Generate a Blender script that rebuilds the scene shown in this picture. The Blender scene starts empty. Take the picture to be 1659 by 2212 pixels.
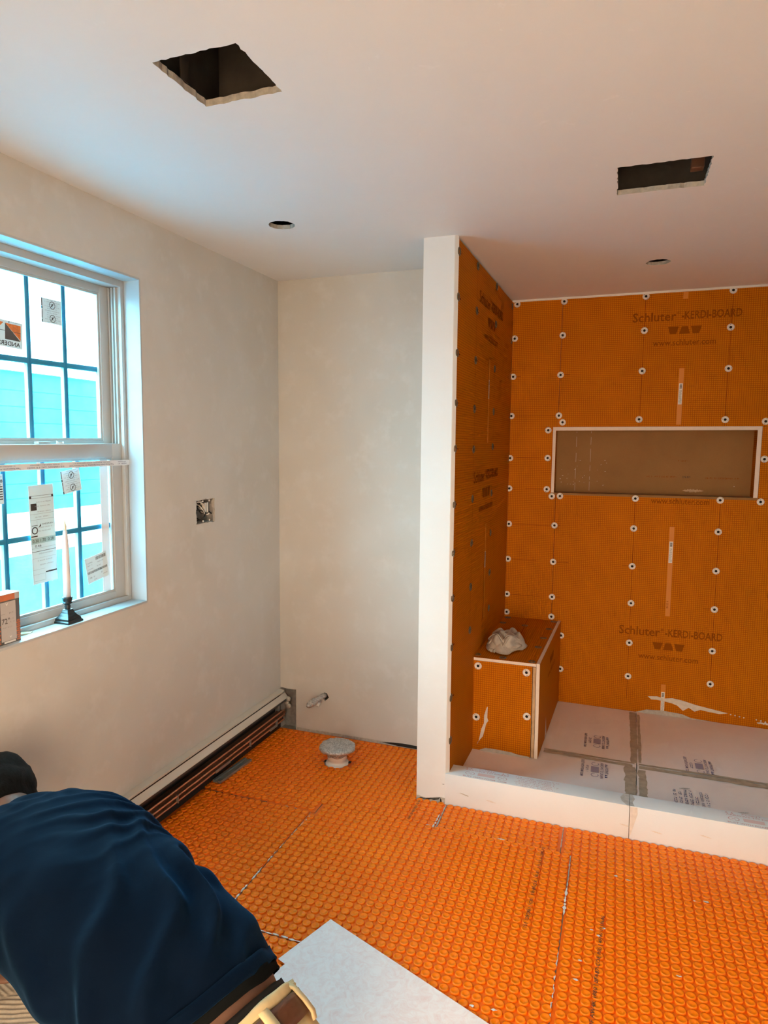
import bpy, bmesh, math, random
import numpy as np
from mathutils import Vector, Matrix, noise
random.seed(7)
S = bpy.context.scene
COL = S.collection

# ------------------------------------------------------------------ camera
yaw, pitch, roll, FPX = 0.351718, -0.095184, 0.007689, 1486.04
CAM = Vector((1.83184, -3.32026, 1.57359))
fw = Vector((-math.sin(yaw)*math.cos(pitch), math.cos(yaw)*math.cos(pitch), math.sin(pitch)))
rt0 = Vector((math.cos(yaw), math.sin(yaw), 0)); up0 = rt0.cross(fw)
rt = rt0*math.cos(roll)+up0*math.sin(roll); upv = -rt0*math.sin(roll)+up0*math.cos(roll)
cd = bpy.data.cameras.new('camera'); cam = bpy.data.objects.new('camera', cd); COL.objects.link(cam)
cd.sensor_fit = 'VERTICAL'; cd.sensor_height = 36.0; cd.lens = FPX/2212*36.0
cd.clip_start = 0.02; cd.clip_end = 200
m = Matrix((rt, upv, -fw)).transposed().to_4x4(); m.translation = CAM
cam.matrix_world = m
S.camera = cam
# ------------------------------------------------------------------ world, portals, exposure
W = bpy.data.worlds.new('overcast_sky'); S.world = W; W.use_nodes = True
WN = W.node_tree.nodes; WN['Background'].inputs[0].default_value = (1.0, 0.99, 0.985, 1)
WN['Background'].inputs[1].default_value = 26.0
S.view_settings.view_transform = 'Standard'; S.view_settings.look = 'None'
S.view_settings.gamma = 1.0; S.view_settings.use_curve_mapping = False
S.view_settings.exposure = 0.47
S.cycles.max_bounces = 7; S.cycles.diffuse_bounces = 4; S.cycles.glossy_bounces = 2
S.cycles.adaptive_threshold = 0.08; S.cycles.adaptive_min_samples = 16; S.cycles.transparent_max_bounces = 12; S.cycles.sample_clamp_indirect = 6.0
S.cycles.caustics_reflective = False; S.cycles.caustics_refractive = False
def portal(name, loc, rot, sx, sy):
    l = bpy.data.lights.new(name, 'AREA'); l.shape = 'RECTANGLE'; l.size = sx; l.size_y = sy
    l.cycles.is_portal = True
    o = bpy.data.objects.new(name, l); COL.objects.link(o); o.location = loc; o.rotation_euler = rot
portal('daylight_side_window', (-0.2, -1.465, 1.595), (0, -math.pi/2, 0), 1.25, 0.78)
portal('daylight_rear_door', (1.45, -3.89, 1.03), (math.pi/2, 0, 0), .86, 2.06)

# ------------------------------------------------------------------ materials
MATS = {}
def new_mat(name):
    mt = bpy.data.materials.new(name); mt.use_nodes = True
    nt = mt.node_tree; b = nt.nodes['Principled BSDF']; MATS[name] = mt
    return mt, nt, b
def N(nt, t, **kw):
    n = nt.nodes.new(t)
    for k, v in kw.items(): setattr(n, k, v)
    return n
def L(nt, a, b): nt.links.new(a, b)
def mixc(nt, fac, a, b):
    n = N(nt, 'ShaderNodeMix', data_type='RGBA'); n.clamp_factor = True
    for s, v in ((n.inputs[0], fac), (n.inputs[6], a), (n.inputs[7], b)):
        if hasattr(v, 'links'): L(nt, v, s)
        elif isinstance(v, (int, float)): s.default_value = v
        else: s.default_value = (*v[:3], 1)
    return n.outputs[2]
def math_(nt, op, a, b=None, c=None):
    n = N(nt, 'ShaderNodeMath', operation=op)
    for s, v in zip(n.inputs, (a, b, c)):
        if v is None: continue
        if hasattr(v, 'links'): L(nt, v, s)
        else: s.default_value = v
    return n.outputs[0]
def noise_(nt, scale, detail=3, rough=0.55, vec=None, dist=0.0):
    n = N(nt, 'ShaderNodeTexNoise'); n.inputs['Scale'].default_value = scale
    n.inputs['Detail'].default_value = detail; n.inputs['Roughness'].default_value = rough
    n.inputs['Distortion'].default_value = dist
    if vec is not None: L(nt, vec, n.inputs['Vector'])
    return n.outputs['Fac']
def ramp(nt, fac, p0, p1):
    n = N(nt, 'ShaderNodeMapRange'); n.clamp = True
    L(nt, fac, n.inputs['Value']); n.inputs['From Min'].default_value = p0; n.inputs['From Max'].default_value = p1
    return n.outputs['Result']
def objco(nt): return N(nt, 'ShaderNodeTexCoord').outputs['Object']
def bump(nt, b, h, strength=0.3, dist=0.002):
    n = N(nt, 'ShaderNodeBump'); n.inputs['Strength'].default_value = strength; n.inputs['Distance'].default_value = dist
    L(nt, h, n.inputs['Height']); L(nt, n.outputs[0], b.inputs['Normal'])
def simple(name, col, rough=0.6, metal=0.0, var=0.0, scale=30, spec=None, bmp=0.0):
    mt, nt, b = new_mat(name)
    b.inputs['Base Color'].default_value = (*col, 1); b.inputs['Roughness'].default_value = rough
    b.inputs['Metallic'].default_value = metal
    if spec is not None: b.inputs['Specular IOR Level'].default_value = spec
    if var or bmp:
        f = noise_(nt, scale, 4, vec=objco(nt))
        if var:
            c2 = tuple(max(0, c*(1-var)) for c in col)
            L(nt, mixc(nt, ramp(nt, f, .3, .7), c2, col), b.inputs['Base Color'])
        if bmp: bump(nt, b, f, bmp, .003)
    return mt

def plaster(name, c1, c2, c3):
    mt, nt, b = new_mat(name); co = objco(nt)
    f1 = noise_(nt, 1.6, 2, .6, co, .6); f2 = noise_(nt, 9, 3, .65, co)
    mp = N(nt, 'ShaderNodeMapping'); mp.inputs['Scale'].default_value = (3, 3, 22); mp.inputs['Rotation'].default_value = (.5, .35, .2)
    L(nt, co, mp.inputs['Vector']); f4 = noise_(nt, 2.2, 4, .7, mp.outputs[0], 1.5)
    c = mixc(nt, ramp(nt, f1, .35, .68), c1, c2)
    c = mixc(nt, math_(nt, 'MULTIPLY', ramp(nt, f2, .52, .75), .55), c, c3)
    c = mixc(nt, math_(nt, 'MULTIPLY', ramp(nt, f4, .66, .72), .35), c, tuple(min(1, x*1.12) for x in c1))
    L(nt, c, b.inputs['Base Color']); b.inputs['Roughness'].default_value = .55
    b.inputs['Specular IOR Level'].default_value = .3
    bump(nt, b, f2, .12, .004)
    return mt
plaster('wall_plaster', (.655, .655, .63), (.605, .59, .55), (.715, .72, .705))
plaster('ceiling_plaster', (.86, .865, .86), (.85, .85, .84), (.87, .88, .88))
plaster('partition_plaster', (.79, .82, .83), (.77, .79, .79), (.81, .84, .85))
simple('gypsum_edge', (.58, .56, .51), .9, var=.35, scale=60)
simple('cut_foam', (.84, .75, .68), .8, var=.06, scale=80)
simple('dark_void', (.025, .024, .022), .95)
simple('subfloor', (.42, .40, .37), .9, var=.3, scale=25)
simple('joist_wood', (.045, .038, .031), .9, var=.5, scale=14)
simple('stud_wood', (.62, .43, .26), .7, var=.25, scale=40)
simple('white_plastic', (.80, .78, .76), .35)
simple('screw_dark', (.03, .03, .03), .4, .6)
simple('slot_dark', (.06, .055, .05), .6)
simple('mortar_grey', (.56, .535, .50), .9, var=.25, scale=60)
simple('mortar_pale', (.74, .69, .62), .9, var=.15, scale=60)
simple('mortar_wet', (.50, .42, .31), .7, var=.3, scale=30)
simple('mortar_joint_white', (.80, .78, .76), .8, var=.2, scale=120)
simple('ink_dark', (.05, .04, .035), .7)
simple('ink_brown', (.27, .070, .001), .8, spec=.1)
simple('ink_red', (.13, .008, .004), .8, spec=.1)
simple('ink_blue', (.075, .07, .17), .7)
simple('ink_pinkred', (.60, .36, .36), .7)
simple('ink_pinkpale', (.70, .52, .51), .7)
simple('ink_bluepale', (.34, .29, .36), .7)
simple('ink_grey', (.30, .29, .29), .7)
simple('band_teal', (.42, .60, .58), .7)
simple('label_white', (.80, .79, .76), .5)
simple('heater_cream', (.66, .62, .55), .4, var=.06, scale=12)
simple('heater_lip', (.045, .047, .045), .45)
simple('heater_black', (.022, .022, .023), .5, var=.5, scale=200)
simple('copper', (.80, .36, .20), .35, .75, var=.25, scale=60)
simple('fin_dark', (.16, .085, .055), .5, .4)
simple('galvanised', (.42, .42, .40), .4, .6, var=.2, scale=30)
simple('pvc_white', (.84, .79, .74), .35)
simple('frame_vinyl', (.48, .48, .46), .4)
simple('jamb_white', (.50, .53, .54), .45)
simple('candle_wax', (.80, .77, .78), .45)
simple('flame_tip', (.86, .78, .52), .4)
simple('candle_black', (.012, .013, .013), .3)
simple('box_orange', (.62, .19, .08), .6, var=.2, scale=40)
simple('box_dark', (.13, .13, .13), .6)
simple('box_grey', (.52, .50, .49), .6)
simple('box_white', (.85, .83, .80), .6)
simple('sticker_orange', (.85, .26, .06), .6, var=.3, scale=90)
simple('sticker_charcoal', (.10, .10, .10), .6)
simple('skin', (.22, .115, .075), .5, var=.15, scale=20)
simple('underwear_black', (.008, .008, .009), .8)
simple('leather_belt', (.135, .052, .026), .45, var=.15, scale=50)
simple('trouser_cotton', (.72, .57, .31), .8, var=.12, scale=50, bmp=.2)
simple('sole_rubber', (.05, .05, .05), .8)
simple('shoe_leather', (.16, .10, .06), .6, var=.2, scale=40)
simple('hem_grey', (.007, .008, .008), .9, spec=.05)
simple('siding_film_cyan', (.007, .26, .34), .8, var=.35, scale=2.5)  # cyan put into siding to carry film tint and bounce blue indoors
simple('house_white', (.90, .92, .92), .7)
simple('roof_white', (.88, .90, .92), .8)
simple('lawn_cyan_bounce', (.008, .30, .40), .95, var=.5, scale=2.2)  # cyan put into the ground so its bounce turns the ceiling blue
simple('wire_black', (.02, .02, .02), .5)
simple('wire_white', (.75, .73, .68), .5)
simple('steel_box', (.45, .44, .42), .5, .4, var=.3, scale=60)

def board_mat(name, axes, col=(.60, .188, .001), line=(.30, .060, .0006)):
    mt, nt, b = new_mat(name); co = objco(nt)
    sp = N(nt, 'ShaderNodeSeparateXYZ'); L(nt, co, sp.inputs[0])
    masks = []
    for a in axes:
        v = sp.outputs['XYZ'.index(a)]
        f = math_(nt, 'FRACT', math_(nt, 'DIVIDE', math_(nt, 'ADD', v, 10.0), .0108))
        d = math_(nt, 'ABSOLUTE', math_(nt, 'SUBTRACT', f, .5))
        masks.append(ramp(nt, d, .34, .44))
    mk = math_(nt, 'MAXIMUM', masks[0], masks[1])
    f1 = noise_(nt, 3, 4, .6, co); f2 = noise_(nt, 70, 2, .6, co)
    base = mixc(nt, ramp(nt, f1, .3, .7), tuple(c*.90 for c in col), col)
    base = mixc(nt, math_(nt, 'MULTIPLY', ramp(nt, f2, .5, .8), .2), base, (.72, .25, .01))
    L(nt, mixc(nt, math_(nt, 'MULTIPLY', mk, .8), base, line), b.inputs['Base Color'])
    b.inputs['Roughness'].default_value = .6; b.inputs['Specular IOR Level'].default_value = .08
    bump(nt, b, math_(nt, 'SUBTRACT', 1.0, mk), .25, .0008)
    return mt
board_mat('board_xz', 'XZ'); board_mat('board_yz', 'YZ'); board_mat('board_xy', 'XY')
simple('bare_strip', (.63, .21, .002), .5)

mt, nt, b = new_mat('membrane'); co = objco(nt)
f = noise_(nt, 4, 3, .6, co)
L(nt, mixc(nt, ramp(nt, f, .3, .7), (.90, .178, .001), (.95, .220, .001)), b.inputs['Base Color'])
b.inputs['Roughness'].default_value = .38; b.inputs['Specular IOR Level'].default_value = .4
simple('membrane_base_shade', (.82, .135, .001), .45)  # deeper than the studs, groove shade put into the base colour
mt, nt, b = new_mat('fleece'); co = objco(nt)
f1 = noise_(nt, 26, 6, .75, co, 1.5); f2 = noise_(nt, 150, 4, .7, co, 2.0)
c = mixc(nt, ramp(nt, f1, .42, .7), (.90, .84, .84), (.84, .66, .65))
c = mixc(nt, math_(nt, 'MULTIPLY', ramp(nt, f2, .45, .7), .5), c, (.87, .82, .82))
L(nt, c, b.inputs['Base Color']); b.inputs['Roughness'].default_value = .9
bump(nt, b, f2, .25, .001)
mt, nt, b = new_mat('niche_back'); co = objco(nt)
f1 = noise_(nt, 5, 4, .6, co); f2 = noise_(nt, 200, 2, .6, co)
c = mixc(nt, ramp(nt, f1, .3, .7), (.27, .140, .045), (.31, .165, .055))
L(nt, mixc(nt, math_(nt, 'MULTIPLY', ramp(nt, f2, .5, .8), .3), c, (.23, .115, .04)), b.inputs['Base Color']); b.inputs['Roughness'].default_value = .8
def foam(name, c1, c2, c3):
    mt, nt, b = new_mat(name); co = objco(nt)
    f1 = noise_(nt, 6, 4, .6, co); f2 = noise_(nt, 160, 3, .6, co); f3 = noise_(nt, 2.2, 6, .7, co, 1.2)
    c = mixc(nt, ramp(nt, f1, .3, .75), c1, c2)
    c = mixc(nt, math_(nt, 'MULTIPLY', ramp(nt, f3, .66, .74), .35), c, c3)
    L(nt, c, b.inputs['Base Color']); b.inputs['Roughness'].default_value = .75
    bump(nt, b, f2, .35, .0015)
foam('tray_foam', (.86, .77, .72), (.83, .73, .68), (.72, .63, .56)); foam('kerb_foam', (.74, .77, .79), (.72, .74, .75), (.66, .65, .62))  # same foam in two tones, each part's light put into its colour
mt, nt, b = new_mat('foil'); co = objco(nt)
f1 = noise_(nt, 70, 5, .7, co, 2.0); f2 = noise_(nt, 25, 3, .6, co)
L(nt, mixc(nt, ramp(nt, f1, .4, .62), (.40, .40, .40), (.90, .89, .87)), b.inputs['Base Color'])
b.inputs['Metallic'].default_value = .75; b.inputs['Roughness'].default_value = .42
bump(nt, b, math_(nt, 'ADD', f1, f2), .9, .006)
mt, nt, b = new_mat('rag_cotton'); co = objco(nt)
wv = noise_(nt, 260, 3, .6, co); f1 = noise_(nt, 24, 4, .6, co)
L(nt, mixc(nt, ramp(nt, f1, .3, .75), (.44, .40, .35), (.56, .53, .48)), b.inputs['Base Color']); b.inputs['Roughness'].default_value = .95
bump(nt, b, wv, .5, .002)
mt, nt, b = new_mat('shirt_navy'); co = objco(nt)
f1 = noise_(nt, 300, 2, .6, co); f2 = noise_(nt, 6, 3, .6, co)
L(nt, mixc(nt, ramp(nt, f2, .3, .7), (.0012, .0050, .0150), (.0018, .0070, .0200)), b.inputs['Base Color']); b.inputs['Roughness'].default_value = .85
b.inputs['Specular IOR Level'].default_value = .04
b.inputs['Sheen Weight'].default_value = .16; b.inputs['Sheen Roughness'].default_value = .45; b.inputs['Sheen Tint'].default_value = (.10, .36, .75, 1)  # blue tint puts the window's cool highlights into the cloth
bump(nt, b, f1, .2, .001)
mt, nt, b = new_mat('hair_black'); co = objco(nt)
mp = N(nt, 'ShaderNodeMapping'); mp.inputs['Scale'].default_value = (30, 120, 60); L(nt, co, mp.inputs['Vector'])
f1 = noise_(nt, 2.0, 5, .7, mp.outputs[0], .6)
L(nt, mixc(nt, ramp(nt, f1, .35, .75), (.003, .0035, .004), (.014, .017, .018)), b.inputs['Base Color']); b.inputs['Roughness'].default_value = .6; b.inputs['Specular IOR Level'].default_value = .15
bump(nt, b, f1, .9, .012)
mt, nt, b = new_mat('thinset'); co = objco(nt)
f1 = noise_(nt, 140, 4, .7, co)
L(nt, mixc(nt, ramp(nt, f1, .3, .7), (.58, .53, .43), (.68, .63, .53)), b.inputs['Base Color']); b.inputs['Roughness'].default_value = .8
bump(nt, b, f1, .5, .002)
# window film: clear pane under a crinkled cyan protective film
mt, nt, b = new_mat('film_glass'); co = objco(nt)
nt.nodes.remove(b); out = nt.nodes['Material Output']
tr = N(nt, 'ShaderNodeBsdfTransparent'); tl = N(nt, 'ShaderNodeBsdfTranslucent'); gl = N(nt, 'ShaderNodeBsdfGlossy')
f1 = noise_(nt, 9, 2, .7, co)
L(nt, mixc(nt, ramp(nt, f1, .35, .7), (.47, .83, .97), (.57, .90, 1.0)), tr.inputs[0])
tl.inputs[0].default_value = (.60, .90, .96, 1); gl.inputs['Roughness'].default_value = .08
mx = N(nt, 'ShaderNodeMixShader'); mx.inputs[0].default_value = .012; L(nt, tr.outputs[0], mx.inputs[1]); L(nt, tl.outputs[0], mx.inputs[2])
mx2 = N(nt, 'ShaderNodeMixShader'); mx2.inputs[0].default_value = .04; L(nt, mx.outputs[0], mx2.inputs[1]); L(nt, gl.outputs[0], mx2.inputs[2])
L(nt, mx2.outputs[0], out.inputs[0])
mt, nt, b = new_mat('warm_tint_glass'); nt.nodes.remove(b); out = nt.nodes['Material Output']
tr = N(nt, 'ShaderNodeBsdfTransparent'); tr.inputs[0].default_value = (.84, .71, .575, 1); gl = N(nt, 'ShaderNodeBsdfGlossy'); gl.inputs['Roughness'].default_value = .02  # warm tint added to the pane to colour the light from behind
mx = N(nt, 'ShaderNodeMixShader'); mx.inputs[0].default_value = .04; L(nt, tr.outputs[0], mx.inputs[1]); L(nt, gl.outputs[0], mx.inputs[2]); L(nt, mx.outputs[0], out.inputs[0])
def paper(name, col, transl, transp):
    mt, nt, b = new_mat(name); nt.nodes.remove(b); out = nt.nodes['Material Output']
    df = N(nt, 'ShaderNodeBsdfDiffuse'); df.inputs[0].default_value = (*col, 1)
    tl = N(nt, 'ShaderNodeBsdfTranslucent'); tl.inputs[0].default_value = (*col, 1)
    tr = N(nt, 'ShaderNodeBsdfTransparent')
    mx = N(nt, 'ShaderNodeMixShader'); mx.inputs[0].default_value = transl; L(nt, df.outputs[0], mx.inputs[1]); L(nt, tl.outputs[0], mx.inputs[2])
    m2 = N(nt, 'ShaderNodeMixShader'); m2.inputs[0].default_value = transp; L(nt, mx.outputs[0], m2.inputs[1]); L(nt, tr.outputs[0], m2.inputs[2])
    L(nt, m2.outputs[0], out.inputs[0])
paper('sticker_paper', (.80, .90, .90), .085, .0)
paper('sticker_clear', (.74, .88, .88), .07, .01)
paper('tape_clear', (.86, .90, .92), .04, .01)
paper('film_strip', (.92, .96, .97), .08, .02)

# ------------------------------------------------------------------ mesh helpers
def link(o, parent=None, local=False):
    COL.objects.link(o)
    if parent is not None:
        o.parent = parent
        if not local: o.matrix_parent_inverse = Matrix.Translation(-Vector(world_loc(parent)))
    return o
def world_loc(o):
    v = Vector(o.location)
    while o.parent is not None:
        v = v + Vector(o.matrix_parent_inverse.translation) + Vector(o.parent.location); o = o.parent
    return v
def mesh(name, verts, faces, mat=None, parent=None, smooth=False, local=False, mats=None, midx=None):
    me = bpy.data.meshes.new(name); me.from_pydata([tuple(v) for v in verts], [], faces); me.update()
    for k in (mats or ([mat] if mat else [])): me.materials.append(MATS[k])
    if midx is not None: me.polygons.foreach_set('material_index', midx)
    if smooth: me.polygons.foreach_set('use_smooth', [True]*len(me.polygons))
    o = bpy.data.objects.new(name, me); link(o, parent, local)
    return o
def tag(o, label, cat=None, group=None, kind=None):
    if label: o['label'] = label
    if cat: o['category'] = cat
    if group: o['group'] = group
    if kind: o['kind'] = kind
    return o
def thing(name, loc, label, cat, group=None):
    o = bpy.data.objects.new(name, None); o.empty_display_size = .05; COL.objects.link(o); o.location = loc
    return tag(o, label, cat, group)
class MB:
    def __init__(s): s.v = []; s.f = []; s.m = []
    def add(s, vs, fs, mi=0):
        n = len(s.v); s.v += [tuple(v) for v in vs]; s.f += [tuple(n+i for i in f) for f in fs]; s.m += [mi]*len(fs); return s
    def box(s, x0, x1, y0, y1, z0, z1, mi=0, bev=0.0):
        x0, x1 = min(x0, x1), max(x0, x1); y0, y1 = min(y0, y1), max(y0, y1); z0, z1 = min(z0, z1), max(z0, z1)
        if bev <= 0:
            vs = [(x, y, z) for z in (z0, z1) for (x, y) in ((x0, y0), (x1, y0), (x1, y1), (x0, y1))]
            return s.add(vs, [(3, 2, 1, 0), (4, 5, 6, 7), (0, 1, 5, 4), (1, 2, 6, 5), (2, 3, 7, 6), (3, 0, 4, 7)], mi)
        bm = bmesh.new(); bmesh.ops.create_cube(bm, size=1)
        for v in bm.verts: v.co = Vector(((x0+x1)/2+v.co.x*(x1-x0), (y0+y1)/2+v.co.y*(y1-y0), (z0+z1)/2+v.co.z*(z1-z0)))
        bmesh.ops.bevel(bm, geom=bm.edges[:], offset=bev, segments=2, affect='EDGES', profile=.6)
        s.bm(bm, mi); return s
    def bm(s, bm, mi=0):
        bm.verts.index_update(); s.add([v.co.copy() for v in bm.verts], [[v.index for v in f.verts] for f in bm.faces], mi); bm.free(); return s
    def tube(s, pts, rad, seg=10, mi=0, cap=True):
        pts = [Vector(p) for p in pts]; n = len(pts); vs = []; up = Vector((0, 0, 1))
        rads = rad if isinstance(rad, (list, tuple)) else [rad]*n
        prev = None
        for i, p in enumerate(pts):
            t = (pts[min(i+1, n-1)]-pts[max(i-1, 0)]).normalized()
            a = prev if prev is not None else (up if abs(t.z) < .95 else Vector((1, 0, 0)))
            a = (a-t*a.dot(t)).normalized(); b = t.cross(a); prev = a
            vs += [p+(a*math.cos(2*math.pi*k/seg)+b*math.sin(2*math.pi*k/seg))*rads[i] for k in range(seg)]
        fs = [(i*seg+k, i*seg+(k+1) % seg, (i+1)*seg+(k+1) % seg, (i+1)*seg+k) for i in range(n-1) for k in range(seg)]
        if cap: fs += [tuple(range(seg))[::-1], tuple((n-1)*seg+k for k in range(seg))]
        return s.add(vs, fs, mi)
    def lathe(s, prof, seg=24, c=(0, 0, 0), mi=0, fn=None):
        vs = []; n = len(prof)
        for (r, z) in prof:
            for k in range(seg):
                a = 2*math.pi*k/seg; rr, zz = (r, z) if fn is None else fn(r, z, a)
                vs.append((c[0]+rr*math.cos(a), c[1]+rr*math.sin(a), c[2]+zz))
        fs = [(i*seg+k, i*seg+(k+1) % seg, (i+1)*seg+(k+1) % seg, (i+1)*seg+k) for i in range(n-1) for k in range(seg)]
        if prof[-1][0] > 0: fs.append(tuple((n-1)*seg+k for k in range(seg)))
        if prof[0][0] > 0: fs.append(tuple(range(seg))[::-1])
        return s.add(vs, fs, mi)
    def build(s, name, mats, parent=None, smooth=False, local=False):
        ms = [mats] if isinstance(mats, str) else mats
        return mesh(name, s.v, s.f, None, parent, smooth, local, ms, s.m)
def autosmooth(o, ang=40):
    me = o.data; bm = bmesh.new(); bm.from_mesh(me)
    for f in bm.faces: f.smooth = True
    for e in bm.edges:
        if len(e.link_faces) == 2 and e.calc_face_angle(0) > math.radians(ang): e.smooth = False
    bm.to_mesh(me); bm.free(); return o
def box(name, b, mat, parent=None, bev=0.0):
    o = MB().box(*b, bev=bev).build(name, mat, parent)
    return autosmooth(o) if bev else o
def plate(name, outer, holes, o3, ax_u, ax_v, ax_n, thick, mats, parent=None):
    """flat plate in plane o3+u*ax_u+v*ax_v; thickness goes along -ax_n. mats: face, cut edge"""
    o3, ax_u, ax_v, ax_n = (Vector(x) for x in (o3, ax_u, ax_v, ax_n))
    bm = bmesh.new(); loops = [outer]+list(holes); es = []; rings = []
    for lp in loops:
        vs = [bm.verts.new((u, v, 0)) for u, v in lp]; rings.append(vs)
        es += [bm.edges.new((vs[i], vs[(i+1) % len(vs)])) for i in range(len(vs))]
    bmesh.ops.triangle_fill(bm, use_beauty=True, use_dissolve=False, edges=es, normal=(0, 0, 1))
    bm.verts.index_update()
    P = [v.co.copy() for v in bm.verts]; F = []
    for f in bm.faces:
        ids = [v.index for v in f.verts]
        if f.normal.z < 0: ids = ids[::-1]
        F.append(ids)
    rid = [[v.index for v in r] for r in rings]; bm.free()
    n = len(P); flip = ax_u.cross(ax_v).dot(ax_n) < 0
    V = [o3+ax_u*q.x+ax_v*q.y for q in P]+[o3+ax_u*q.x+ax_v*q.y-ax_n*thick for q in P]
    FF = []; MI = []
    for f in F:
        FF.append(f if not flip else f[::-1]); MI.append(0)
        g = [i+n for i in f]; FF.append(g[::-1] if not flip else g); MI.append(0)
    for k, r in enumerate(rid):
        for i in range(len(r)):
            a, b = r[i], r[(i+1) % len(r)]
            FF.append((a, b, b+n, a+n)); MI.append(1)
    o = mesh(name, V, FF, None, parent, False, False, mats if len(mats) > 1 else mats*2, MI)
    bm = bmesh.new(); bm.from_mesh(o.data); bmesh.ops.recalc_face_normals(bm, faces=bm.faces[:]); bm.to_mesh(o.data); bm.free()
    return o
def rect(u0, u1, v0, v1): return [(u0, v0), (u1, v0), (u1, v1), (u0, v1)]
def rough_rect(u0, u1, v0, v1, step=.012, j=.0025, seed=1):
    r = random.Random(seed); out = []
    cs = [(u0, v0), (u1, v0), (u1, v1), (u0, v1)]
    for i in range(4):
        (a, b), (c, d) = cs[i], cs[(i+1) % 4]; n = max(2, int(math.hypot(c-a, d-b)/step))
        for k in range(n):
            t = k/n; jj = j if k else 0
            out.append((a+(c-a)*t+r.uniform(-jj, jj), b+(d-b)*t+r.uniform(-jj, jj)))
    return out
def rough_circle(cu, cv, rad, n=40, j=.002, seed=1):
    r = random.Random(seed)
    return [(cu+(rad+r.uniform(-j, j))*math.cos(2*math.pi*k/n), cv+(rad+r.uniform(-j, j))*math.sin(2*math.pi*k/n)) for k in range(n)]
def frame(origin, u, v, n=None):
    u = Vector(u).normalized(); v = Vector(v).normalized(); n = u.cross(v) if n is None else Vector(n)
    mm = Matrix((u, v, n)).transposed().to_4x4(); mm.translation = Vector(origin); return mm
_txt = {}
def lettering(name, body, origin, u, v, width=None, height=None, mat='ink_dark', parent=None, align='CENTER', lift=.0004, mirror=False, bold=0.0):
    """flat printed text: centre origin, reading direction u, up v"""
    key = (body, bold)
    if key not in _txt:
        cu = bpy.data.curves.new('t', 'FONT'); cu.body = body; cu.size = 1; cu.align_x = 'CENTER'; cu.align_y = 'CENTER'; cu.resolution_u = 2; cu.offset = bold
        ob = bpy.data.objects.new('t', cu); COL.objects.link(ob)
        bpy.context.view_layer.update()
        me = bpy.data.meshes.new_from_object(ob.evaluated_get(bpy.context.evaluated_depsgraph_get()))
        bpy.data.objects.remove(ob); bpy.data.curves.remove(cu)
        P = np.array([v.co[:] for v in me.vertices]); F = [tuple(p.vertices) for p in me.polygons]; bpy.data.meshes.remove(me)
        P[:, 0] -= (P[:, 0].min()+P[:, 0].max())/2; P[:, 1] -= (P[:, 1].min()+P[:, 1].max())/2
        _txt[key] = (P, F)
    P, F = _txt[key]; w = np.ptp(P[:, 0]); h = np.ptp(P[:, 1])
    sx = (width/w) if width else height/h; sy = (height/h) if height else sx
    u = Vector(u).normalized(); v = Vector(v).normalized(); nn = u.cross(v)
    if mirror: sx = -sx; F = [f[::-1] for f in F]
    o3 = Vector(origin)+nn*lift
    return mesh(name, [o3+u*(q[0]*sx)+v*(q[1]*sy) for q in P], F, mat, parent)
def flat(name, poly, origin, u, v, mat, parent=None, lift=.0003, thick=0.0):
    u = Vector(u).normalized(); v = Vector(v).normalized(); nn = u.cross(v); o3 = Vector(origin)+nn*lift
    if thick > 0: return plate(name, poly, [], o3+nn*thick, u, v, nn, thick, [mat], parent)
    bm = bmesh.new(); vs = [bm.verts.new(o3+u*a+v*b) for a, b in poly]; f = bm.faces.new(vs)
    bmesh.ops.triangulate(bm, faces=[f])
    me = bpy.data.meshes.new(name); bm.to_mesh(me); bm.free(); me.materials.append(MATS[mat])
    o = bpy.data.objects.new(name, me); return link(o, parent)
_sp = [0]
def small_print(parent, origin, u, v, w, h, mat='ink_grey', lift=.0004):
    """a line of print too small to read: a row of short broken strokes"""
    _sp[0] += 1; r = random.Random(_sp[0]); u = Vector(u).normalized(); v = Vector(v).normalized(); o3 = Vector(origin)+u.cross(v)*lift; mb = MB(); a = -w/2
    while a < w/2:
        l_ = min(h*r.uniform(.35, .75), w/2-a)
        if r.random() < .84:
            k = r.choice((0, 1, 2)); hh = h/2*r.uniform(.75, 1)
            if k == 0: mb.add([o3+u*p+v*q for p, q in ((a, -hh), (a+l_*.45, -hh), (a+l_*.45, hh), (a, hh))], [(0, 1, 2, 3)])
            elif k == 1: mb.add([o3+u*p+v*q for p, q in ((a, -hh), (a+l_, -hh), (a+l_, -hh*.45), (a, -hh*.45), (a, hh*.45), (a+l_, hh*.45), (a+l_, hh), (a, hh))], [(0, 1, 2, 3), (4, 5, 6, 7)])
            else: mb.add([o3+u*p+v*q for p, q in ((a, -hh), (a+l_*.35, -hh), (a+l_*.35, hh), (a, hh), (a+l_*.35, hh*.4), (a+l_, hh*.4), (a+l_, hh), (a+l_*.35, hh))], [(0, 1, 2, 3), (4, 5, 6, 7)])
        a += l_+h*.22
    if mb.v: mb.build('small_print', mat, parent)['kind'] = 'stuff'
def smear(seed, L_, H_, n=26, taper=.6):
    r = random.Random(seed); top = []; bot = []
    for i in range(n+1):
        t = i/n; env = (math.sin(math.pi*min(1, max(0, t)))**taper)+.02
        top.append((L_*t, H_*env*r.uniform(.35, 1))); bot.append((L_*t, -H_*env*r.uniform(.25, .9)))
    return top+bot[::-1]

def catmull_(P, n):
    P = [np.array(p, float) for p in P]; out = []; Q = [2*P[0]-P[1]]+P+[2*P[-1]-P[-2]]
    for i in range(len(P)-1):
        for k in range(n):
            t = k/n; a, b, c, d = Q[i:i+4]
            out.append(.5*((2*b)+(-a+c)*t+(2*a-5*b+4*c-d)*t*t+(-a+3*b-3*c+d)*t**3))
    out.append(P[-1]); return np.array(out)

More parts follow.
